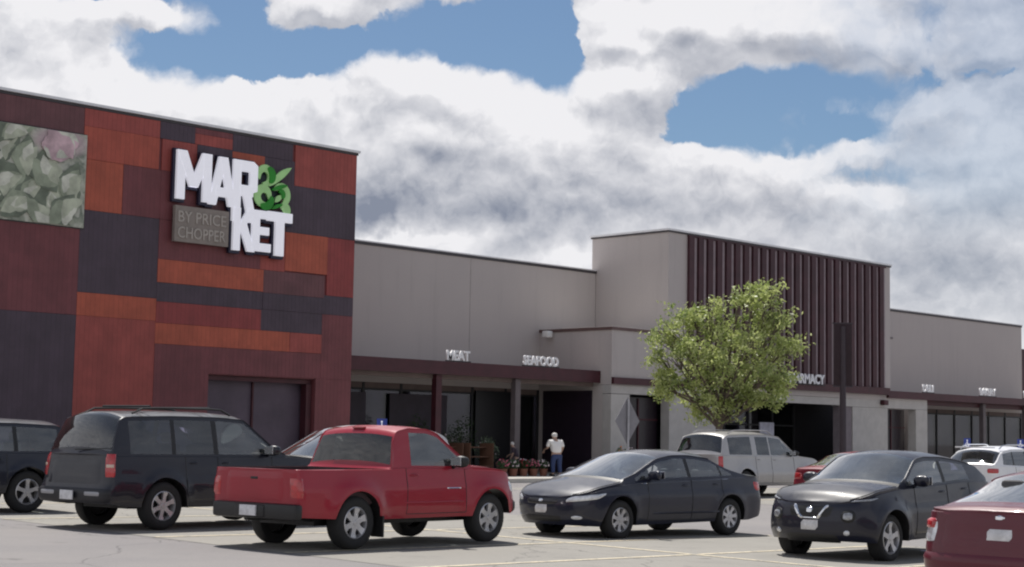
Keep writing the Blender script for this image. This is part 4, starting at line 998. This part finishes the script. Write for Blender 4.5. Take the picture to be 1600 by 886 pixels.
# Camry-like sedan
DARK = paint('sedan_charcoal', (.008, .010, .026), .0, .4)
c = Car('parked_car', 'dark blue grey sedan facing left in the middle of the front row', 'car', sedan_spec(DARK, mirrormat=DARK), 22.82, 18.15, 177.5)
c.both('headlight', [(c.qf(.48), .60), (c.qf(.86)+.12, .66), (c.qf(.88)+.30, .78), (c.qf(.56), .70)], M_HEAD, off=.012, rnd=.45)
c.patch('grille', [(-.36, .56), (.36, .56), (.42, .67), (-.42, .67)], mat('grille_dark', (.05, .05, .055), .3, .5), .012, 14, 4, .3)
c.patch('lower_grille', [(-.50, .28), (.50, .28), (.45, .40), (-.45, .40)], M_TRIM, .010, 14, 4, .3)
c.patch('emblem', [(-.06, .60), (.06, .60), (.06, .66), (-.06, .66)], M_CHROME, .02, 8, 5, 1)
c.plate(True, .42, .31, .15)
c.both('fog_light', [(c.qf(.62), .33), (c.qf(.78), .33), (c.qf(.78), .40), (c.qf(.62), .40)], M_HEAD, off=.012, rnd=1)
q = c.qr(.6); c.both('taillight', [(q, .76), (c.qr(.88)-.16, .76), (c.qr(.88)-.22, .94), (q, .92)], M_TAIL, off=.014, rnd=.3)
c.both('side_moulding', [(c.qx(2.05), .40), (c.qx(.3), .40), (c.qx(.3), .435), (c.qx(2.05), .435)], DARK, off=.014, nv=3)
c.both('belt_trim', [(c.qx(2.3), c.zb(2.3)-.02), (c.qx(0), c.zb(0)-.02), (c.qx(0), c.zb(0)-.006), (c.qx(2.3), c.zb(2.3)-.006)], M_CHROME, off=.008, nv=2, nu=20)

# Juke-like crossover
JB = paint('crossover_black', (.006, .007, .019), .0, .4)
juke = suv_spec(JB, L0=-.78, L1=3.34, wb=2.53, W=.885, R=.345, cf=.55, cr=.3, nf=2.7, nr=4.5,
    belt=[(-.78, 1.12), (.3, 1.12), (1.6, 1.05), (2.3, 1.02), (2.9, .95), (3.34, .80)],
    top=[(-.78, 1.13), (-.72, 1.2), (-.42, 1.46), (.1, 1.545), (.7, 1.59), (1.25, 1.59), (1.52, 1.55), (2.20, 1.13), (2.8, 1.08), (3.18, .99), (3.34, .83)], tr=.09,
    sill=[(-.78, .42), (-.4, .34), (2.9, .28), (3.34, .30)], gh=(-.72, 2.26), tum=.36, bow=[(-.78, 0), (-.3, -.06), (.3, 0), (1.3, .04), (2.0, .15), (3.0, .02), (3.34, 0)],
    windows=[(-.0, .78), (.88, 2.0)], wscreen=(1.5, 2.16), rscreen=(-.66, -.22), mirror=1.78, seat=(.4, 1.15), cols=[0, .78, .88, 2.0, 1.5, 2.16, -.66, -.22, .1, .83, 1.8], doors=[(.12, .83), (.83, 1.82)], slant=[(-.3, .3), (.1, .4), (.6, .05), (2, 0)],
    sglass=[GL_D, GL_L], rglass=GL_D, flare=.06, flw=.13, spokes=5, spw=.17, rim=.68, front=[(.2, -.15), (.4, .0), (.62, .0), (.75, -.03), (1.0, -.12)])
c = Car('parked_car', 'black compact crossover with a silver V grille facing left, right of the sedan', 'car', juke, 22.73, 13.41, 182)
c.both('headlight_rim', [(c.qf(.50), .56), (c.qf(.70), .56), (c.qf(.70), .75), (c.qf(.50), .75)], M_TRIM, off=.02, rnd=1)
c.both('headlight', [(c.qf(.53), .585), (c.qf(.67), .585), (c.qf(.67), .725), (c.qf(.53), .725)], mat('round_lamp', (.28, .29, .31), .1, .3, 1.0, var=.4, scale=18), off=.032, rnd=1)
c.both('marker_light', [(c.qf(.6), .85), (c.qf(.8)+.1, .87), (c.qf(.84)+.26, .93), (c.qf(.66), .88)], MC['round_lamp'], off=.012, rnd=.4)
c.patch('grille', [(-.34, .62), (.34, .62), (.42, .80), (-.42, .80)], M_TRIM, .008, 14, 4)
for sg in (1, -1): c.patch('grille_chrome', [(sg*.10, .60), (sg*.17, .60), (sg*.33, .81), (sg*.26, .81)], M_CHROME, .03, 4, 6)
c.patch('grille_chrome', [(-.16, .60), (.16, .60), (.17, .64), (-.17, .64)], M_CHROME, .031, 8, 3)
c.patch('emblem', [(-.06, .68), (.06, .68), (.06, .78), (-.06, .78)], M_CHROME, .028, 8, 6, 1)
c.plate(True, .44, .31, .155)
c.patch('lower_grille', [(-.52, .27), (.52, .27), (.46, .40), (-.46, .40)], M_TRIM, .01, 14, 4, .2)
c.both('fog_light', [(c.qf(.55), .38), (c.qf(.64), .38), (c.qf(.64), .46), (c.qf(.55), .46)], M_HEAD, off=.015, rnd=1)
q = c.qr(.7); c.both('taillight', [(q, .85), (c.qr(.86)-.1, .85), (c.qr(.86)-.1, 1.08), (q, 1.08)], M_TAIL, off=.014)

# silver full size SUV
SIL = paint('suv_silver', (.40, .39, .39), .45, .35)
c = Car('parked_car', 'large silver sport utility vehicle parked behind the dark sedan', 'car', suv_spec(SIL, L0=-1.15, L1=4.05, wb=3.02, W=.98, R=.39, blackpillar=False,
    top=[(-1.15, 1.2), (-1.1, 1.3), (-.9, 1.80), (-.7, 1.87), (.2, 1.91), (1.3, 1.91), (1.85, 1.86), (2.70, 1.24), (3.5, 1.16), (4.05, 1.0)], belt=[(-1.15, 1.2), (2.7, 1.18), (3.5, 1.12), (4.05, .98)], gh=(-1.12, 2.75),
    windows=[(-.72, .38), (.62, 1.24), (1.30, 2.55)], wscreen=(1.8, 2.66), rscreen=(-1.08, -.86), cols=[-.72, .38, .62, 1.24, 1.30, 2.55, 1.8, 2.66, .5, 1.27, 2.4], doors=[(.5, 1.27), (1.27, 2.4)], mirror=2.3, mirrormat=M_TRIM), 37.96, 29.14, 0)
c.rails(-.5, 1.6, SIL)
Sx = c.S; q = c.qr(.86); c.both('taillight', [(q+.02, .85), (q-.14, .85), (q-.14, 1.2), (q+.02, 1.2)], M_TAIL, off=.02); c.plate(False, .85)
c.patch('bumper', [(Sx-1.0, .42), (Sx+1.0, .42), (Sx+1.0, .66), (Sx-1.0, .66)], SIL, .03, 26, 5)

# far red sedan
RD2 = paint('sedan_red', (.17, .008, .02), .0, .4)
rs = sedan_spec(RD2)
c = Car('parked_car', 'small red sedan seen from behind, between the silver utility vehicle and the black crossover', 'car', rs, 35.29, 23.21, 0)
Sx = c.S; q = c.qr(.55); c.both('taillight', [(q, .74), (c.qr(.88)-.16, .74), (c.qr(.88)-.2, .92), (q, .92)], M_TAIL, off=.014, rnd=.3); c.plate(False, .74, .34, .16)

# white crossover
WH = paint('crossover_white', (.72, .72, .74), .05, .35)
c = Car('parked_car', 'white crossover with dark rear window at the right edge behind the black crossover', 'car', suv_spec(WH, W=.9, L0=-.98, L1=3.6, wb=2.68, R=.35,
    belt=[(-1, 1.12), (.3, 1.08), (2.2, 1.02), (3.0, .96), (3.6, .80)], top=[(-.98, 1.13), (-.93, 1.18), (-.62, 1.50), (-.42, 1.60), (.2, 1.66), (1.1, 1.67), (1.55, 1.61), (2.45, 1.10), (3.1, 1.03), (3.6, .84)], tr=.08, gh=(-.96, 2.5), tum=.32,
    windows=[(-.45, .12), (.2, .95), (1.05, 2.3)], wscreen=(1.5, 2.4), rscreen=(-.93, -.50), cols=[-.45, .12, .2, .95, 1.05, 2.3, 1.5, 2.4, 1.0, 2.0, -.5, -.93], doors=[(.2, 1.0), (1.0, 2.0)], mirror=1.9, slant=[(-.6, .4), (-.1, .3), (.6, 0), (2, 0)]), 42.21, 22.93, 0)
Sx = c.S; q = c.qr(.62); c.both('taillight', [(q, .90), (c.qr(.86)-.14, .90), (c.qr(.86)-.18, 1.04), (q, 1.04)], M_TAIL, off=.02, rnd=.3); c.plate(False, .75)
c.rails(-.3, 1.4, M_CHROME)
part_box('spoiler', (-.72, -.42, -.55, .55, 1.60, 1.635), WH, c.root, .012)

# near red sedan, right edge
RD3 = paint('sedan_wine', (.10, .006, .018), .0, .4)
c = Car('parked_car', 'wine red sedan seen from behind in the bottom right corner', 'car', sedan_spec(RD3, W=.93, rglass=GL_W, top=[(-1.05, 1.0), (-.97, 1.07), (-.45, 1.08), (.4, 1.40), (.9, 1.46), (1.35, 1.46), (1.75, 1.40), (2.75, 1.0), (3.3, .90), (3.65, .78), (3.76, .68)]), 15.99, 8.04, 3)
Sx = c.S
c.both('taillight', [(c.qr(.74), .66), (c.qr(.9)-.16, .66), (c.qr(.9)-.2, .93), (c.qr(.74), .93)], M_HEAD, off=.012, rnd=.3)
c.both('brake_lamp', [(c.qr(.76), .80), (c.qr(.9)-.10, .80), (c.qr(.9)-.10, .92), (c.qr(.76), .92)], M_TAIL, off=.03, rnd=.4)
c.plate(False, .70, .33, .16)
c.patch('emblem', [(Sx-.06, .92), (Sx+.06, .92), (Sx+.06, .98), (Sx-.06, .98)], M_CHROME, .018, 8, 5, 1)
c.patch('trunk_lid', [(Sx-.68, .60), (Sx+.68, .60), (Sx+.68, .97), (Sx-.68, .97)], RD3, .008, 20, 6)
c.patch('rear_bumper', [(Sx-1.1, .34), (Sx+1.1, .34), (Sx+1.1, .575), (Sx-1.1, .575)], RD3, .03, 30, 5)

# ------------------------------------------------------------------ people
def skin(name, verts, edges, radii, m, parent, sub=2, root=0):
    me = bpy.data.meshes.new(name); me.from_pydata([Vector(v) for v in verts], edges, [])
    ob = bpy.data.objects.new(name, me); C.objects.link(ob)
    md = ob.modifiers.new('skin', 'SKIN'); md.use_smooth_shade = True
    if not me.skin_vertices: pass
    for i, sv in enumerate(me.skin_vertices[0].data):
        r_ = radii[i]; sv.radius = r_ if isinstance(r_, tuple) else (r_, r_)
    me.skin_vertices[0].data[root].use_root = True
    sm = ob.modifiers.new('sub', 'SUBSURF'); sm.levels = sub; sm.render_levels = sub
    dg = bpy.context.evaluated_depsgraph_get(); me2 = bpy.data.meshes.new_from_object(ob.evaluated_get(dg)); me2.name = name
    bpy.data.objects.remove(ob)
    me2.materials.clear(); me2.materials.append(m)
    for p in me2.polygons: p.use_smooth = True
    o = bpy.data.objects.new(name, me2); C.objects.link(o); o.parent = parent
    return o
M_SKIN = mat('skin', (.42, .27, .20), .6); M_HAIRW = mat('hair_white', (.62, .60, .58), .8, var=.2, scale=30)
def person(label, x, y, z, head, top, legs, hair, sc=1.0, lean=.1, arm=0, wide=1.0):
    t = thing('person', label, 'person', (x, y, z), head); t.scale = (sc*wide, sc*(1+wide)/2, sc)
    # facing +Y local; x right
    l = lean
    J = dict(pel=(0, 0, .95), sp=(0, .03+l*.3, 1.15), ch=(0, .02+l*.8, 1.35), nk=(0, .03+l, 1.50), hd=(0, .06+l*1.2, 1.62), ht=(0, .06+l*1.3, 1.70))
    V = [J['pel'], J['sp'], J['ch'], J['nk'], J['hd'], J['ht']]; Ed = [(0, 1), (1, 2), (2, 3), (3, 4), (4, 5)]; Rd = [(.15, .11), (.14, .10), (.17, .11), (.055, .055), (.078, .095), (.07, .085)]
    HN = []
    for s_ in (-1, 1):
        b0 = len(V); fx = .12 if arm and s_ == arm else .0
        V += [(s_*.19, l*.85+.02, 1.42), (s_*.25, l*.8+fx*.3, 1.16), (s_*.23, l*.8+.10+fx*2.0, .96+fx), (s_*.22, l*.8+.15+fx*2.4, .89+fx)]
        Ed += [(2, b0), (b0, b0+1), (b0+1, b0+2), (b0+2, b0+3)]; Rd += [.06, .045, .03, (.035, .02)]; HN.append(V[-1])
        b1 = len(V)
        V += [(s_*.10, 0, .86), (s_*.11, .03, .48), (s_*.12, -.01, .09), (s_*.13, .13, .04)]
        Ed += [(0, b1), (b1, b1+1), (b1+1, b1+2), (b1+2, b1+3)]; Rd += [.09, .058, .04, (.04, .03)]
        for k_ in range(4):
            f0 = len(V); hx, hy, hz = HN[-1]; ox = (k_-1.5)*.021
            V += [(hx+ox, hy+.03, hz-.05), (hx+ox, hy+.045, hz-.085-(.008 if k_ in (1, 2) else 0))]; Ed += [(b0+3, f0), (f0, f0+1)]; Rd += [.009, .008]
        f0 = len(V); V += [(hx-s_*.045, hy+.03, hz-.02), (hx-s_*.05, hy+.05, hz-.055)]; Ed += [(b0+3, f0), (f0, f0+1)]; Rd += [.010, .009]
    body = skin('body', V, Ed, Rd, M_SKIN, t)
    # face details join the head mesh surface as small forms
    hx, hy, hz = J['hd']
    bm = bmesh.new()
    for s_ in (-1, 1):
        bmesh.ops.create_icosphere(bm, subdivisions=2, radius=.012, matrix=Matrix.Translation((s_*.032, hy+.083, hz+.03)))
    new_mesh('eyes', bm, mat('eye_dark', (.05, .04, .04), .3), body, True)
    bm = bmesh.new(); bmesh.ops.create_icosphere(bm, subdivisions=2, radius=.016, matrix=Matrix.Translation((0, hy+.098, hz)) @ Matrix.Diagonal((.8, 1, 1.6, 1))); new_mesh('nose', bm, M_SKIN, body, True)
    bm = bmesh.new()
    for s_ in (-1, 1): bmesh.ops.create_icosphere(bm, subdivisions=2, radius=.03, matrix=Matrix.Translation((s_*.082, hy, hz+.01)) @ Matrix.Diagonal((.35, .7, 1.1, 1)))
    new_mesh('ears', bm, M_SKIN, body, True)
    bm = bmesh.new(); bmesh.ops.create_icosphere(bm, subdivisions=2, radius=.02, matrix=Matrix.Translation((0, hy+.09, hz-.045)) @ Matrix.Diagonal((1.2, .4, .3, 1))); new_mesh('mouth', bm, mat('lips', (.35, .14, .12), .5), body, True)
    # clothes
    V2 = [(0, 0, .90), (0, .02+l*.2, 1.10), (0, .02+l*.8, 1.33), (0, .03+l*.95, 1.45)]; E2 = [(0, 1), (1, 2), (2, 3)]; R2 = [(.185, .135), (.185, .14), (.20, .14), (.10, .085)]
    for s_ in (-1, 1):
        b0 = len(V2); fx = .12 if arm and s_ == arm else .0
        V2 += [(s_*.20, l*.85+.02, 1.42), (s_*.26, l*.8+fx*.3, 1.17)]; E2 += [(2, b0), (b0, b0+1)]; R2 += [.085, .068]
    skin('shirt', V2, E2, R2, top, t)
    V3 = [(0, 0, .93), (0, 0, .86)]; E3 = [(0, 1)]; R3 = [(.17, .13), (.17, .13)]
    for s_ in (-1, 1):
        b0 = len(V3); V3 += [(s_*.10, 0, .78), (s_*.11, .03, .48), (s_*.12, -.01, .12)]; E3 += [(1, b0), (b0, b0+1), (b0+1, b0+2)]; R3 += [.105, .08, .065]
    skin('trousers', V3, E3, R3, legs, t)
    bm = bmesh.new()
    for s_ in (-1, 1): rbox(bm, s_*.125-.05, s_*.125+.05, -.08, .2, 0, .09, .03)
    new_mesh('shoes', bm, M_TRIM, t, True)
    bm = bmesh.new(); bmesh.ops.create_icosphere(bm, subdivisions=3, radius=.107, matrix=Matrix.Translation((0, hy-.015, hz+.045)) @ Matrix.Diagonal((.86, 1, 1, 1)))
    bmesh.ops.delete(bm, geom=[v for v in bm.verts if v.co.y > hy+.06 and v.co.z < hz+.08 or v.co.z < hz-.05], context='VERTS')
    new_mesh('hair', bm, hair, t, True)
person('grey haired person in a white shirt and blue trousers seen from behind on the pavement', 44.46, 41.9, .15, R(-20), mat('shirt_white', (.78, .76, .74), .8, var=.06), mat('denim', (.03, .05, .13), .85), M_HAIRW, .93, .12, -1, 1.32)
person('white haired person in dark clothes bending among the flower displays', 43.55, 43.1, .15, R(30), mat('shirt_dark', (.05, .035, .05), .8), mat('trousers_dark', (.03, .025, .03), .85), M_HAIRW, .72, .2, 1)

# ------------------------------------------------------------------ potted plants along the storefront
def potted(name, label, cat, x, y, h, r, leafc, flowc, nfl, seed, group):
    rnd = random.Random(seed); t = thing(name, label, cat, (x, y, .15), rnd.uniform(0, 6), group)
    pr = min(.24, r*.7); ph = min(.35, h*.4)
    bm = bmesh.new(); lathe(bm, [(.001, 0), (pr*.75, 0), (pr, ph), (pr*1.06, ph), (pr*1.06, ph+.03), (pr*.9, ph+.03), (pr*.88, ph-.03), (.001, ph-.03)], (0, 0, 0), n=16); new_mesh('pot', bm, mat('terracotta', (.22, .09, .06), .8), t, 40)
    bm = bmesh.new()
    for _ in range(9):
        a = rnd.uniform(0, 6.28); tube(bm, [(0, 0, ph-.03), (r*.4*math.cos(a), r*.4*math.sin(a), h*.6), (r*.7*math.cos(a), r*.7*math.sin(a), h*.9)], [.01, .007, .003], 4)
    new_mesh('stem', bm, mat('stem_green', (.06, .08, .03), .8), t)
    def blob_pt():
        d = Vector((rnd.gauss(0, 1), rnd.gauss(0, 1), rnd.gauss(0, 1))).normalized()*rnd.uniform(.5, 1)
        return Vector((d.x*r, d.y*r, ph+(h-ph)*(.5+.5*d.z)))
    bm = bmesh.new()
    for _ in range(int(1100*max(.3, r))):
        p = blob_pt(); a = Vector((rnd.gauss(0, 1), rnd.gauss(0, 1), rnd.gauss(0, 1))).normalized(); b_ = a.orthogonal().normalized(); s_ = rnd.uniform(.03, .07)
        bm.faces.new([bm.verts.new(p+a*s_*u+b_*s_*v) for u, v in ((-1, 0), (0, -.45), (1, 0), (0, .45))])
    new_mesh('foliage', bm, leafc, t)
    if nfl:
        bm = bmesh.new()
        for _ in range(nfl):
            p = blob_pt(); p.z = max(p.z, ph+(h-ph)*.35)
            bmesh.ops.create_icosphere(bm, subdivisions=1, radius=rnd.uniform(.025, .05), matrix=Matrix.Translation(p*1.03))
        new_mesh('blossom', bm, flowc, t)
LG = mat('leaf_dark', (.035, .07, .025), .7, var=.5, scale=8); LG2 = mat('leaf_pale', (.13, .17, .11), .7, var=.5, scale=8)
PK = mat('petal_pink', (.55, .14, .22), .7, var=.4, scale=9); PW = mat('petal_white', (.65, .55, .58), .7, var=.2, scale=9); PO = mat('petal_orange', (.6, .25, .12), .7, var=.3); PR = mat('petal_red', (.35, .03, .05), .7)
dsc = [('pink', PK), ('white', PW), ('red', PR)]
for i in range(7):
    xx = 39.0+i*.78+(i % 2)*.15
    potted('potted_shrub', 'dark leafy potted shrub in the row beneath the left canopy', 'potted plant', xx, 44.9+(i % 3)*.3, 1.5+.4*((i*7) % 3), .52, LG if i % 3 else LG2, PW, 6 if i % 3 == 0 else 0, 30+i, 'tall potted shrubs beneath the left canopy')
for i in range(9):
    xx = 42.0+i*.27; cn, cm = dsc[(i*2) % 3]
    potted('flower_pot', 'low pot of %s flowers on the pavement beside the person in white' % cn, 'flower pot', xx, 42.3+(i % 2)*.35, .62, .24, LG2 if i % 2 else LG, cm, 34, 60+i, 'low pots of %s flowers on the pavement' % cn)
for i, (xx, cm) in enumerate(((48.3, PO), (48.75, PW))):
    potted('flower_pot', ('pot of orange flowers' if i == 0 else 'pot of white flowers')+' by the corner of the low grey portal', 'flower pot', xx, 42.0, 1.15, .3, LG2, cm, 30, 80+i, 'flower pots by the portal corner')
for i, xx in enumerate((40.9, 42.5)):
    t = thing('display_rack', ('left' if i == 0 else 'right')+' wooden tiered plant rack beneath the canopy', 'rack', (xx, 44.1, .15))
    for k_ in range(3): part_box('shelf', (-.6, .6, -.15+k_*.18, .2+k_*.18, .3+k_*.36, .34+k_*.36), mat('rack_wood', (.16, .08, .05), .8), t)
    for sx in (-.62, .6): part_box('side_panel', (sx, sx+.03, -.15, .6, 0, 1.2), MC['rack_wood'], t)
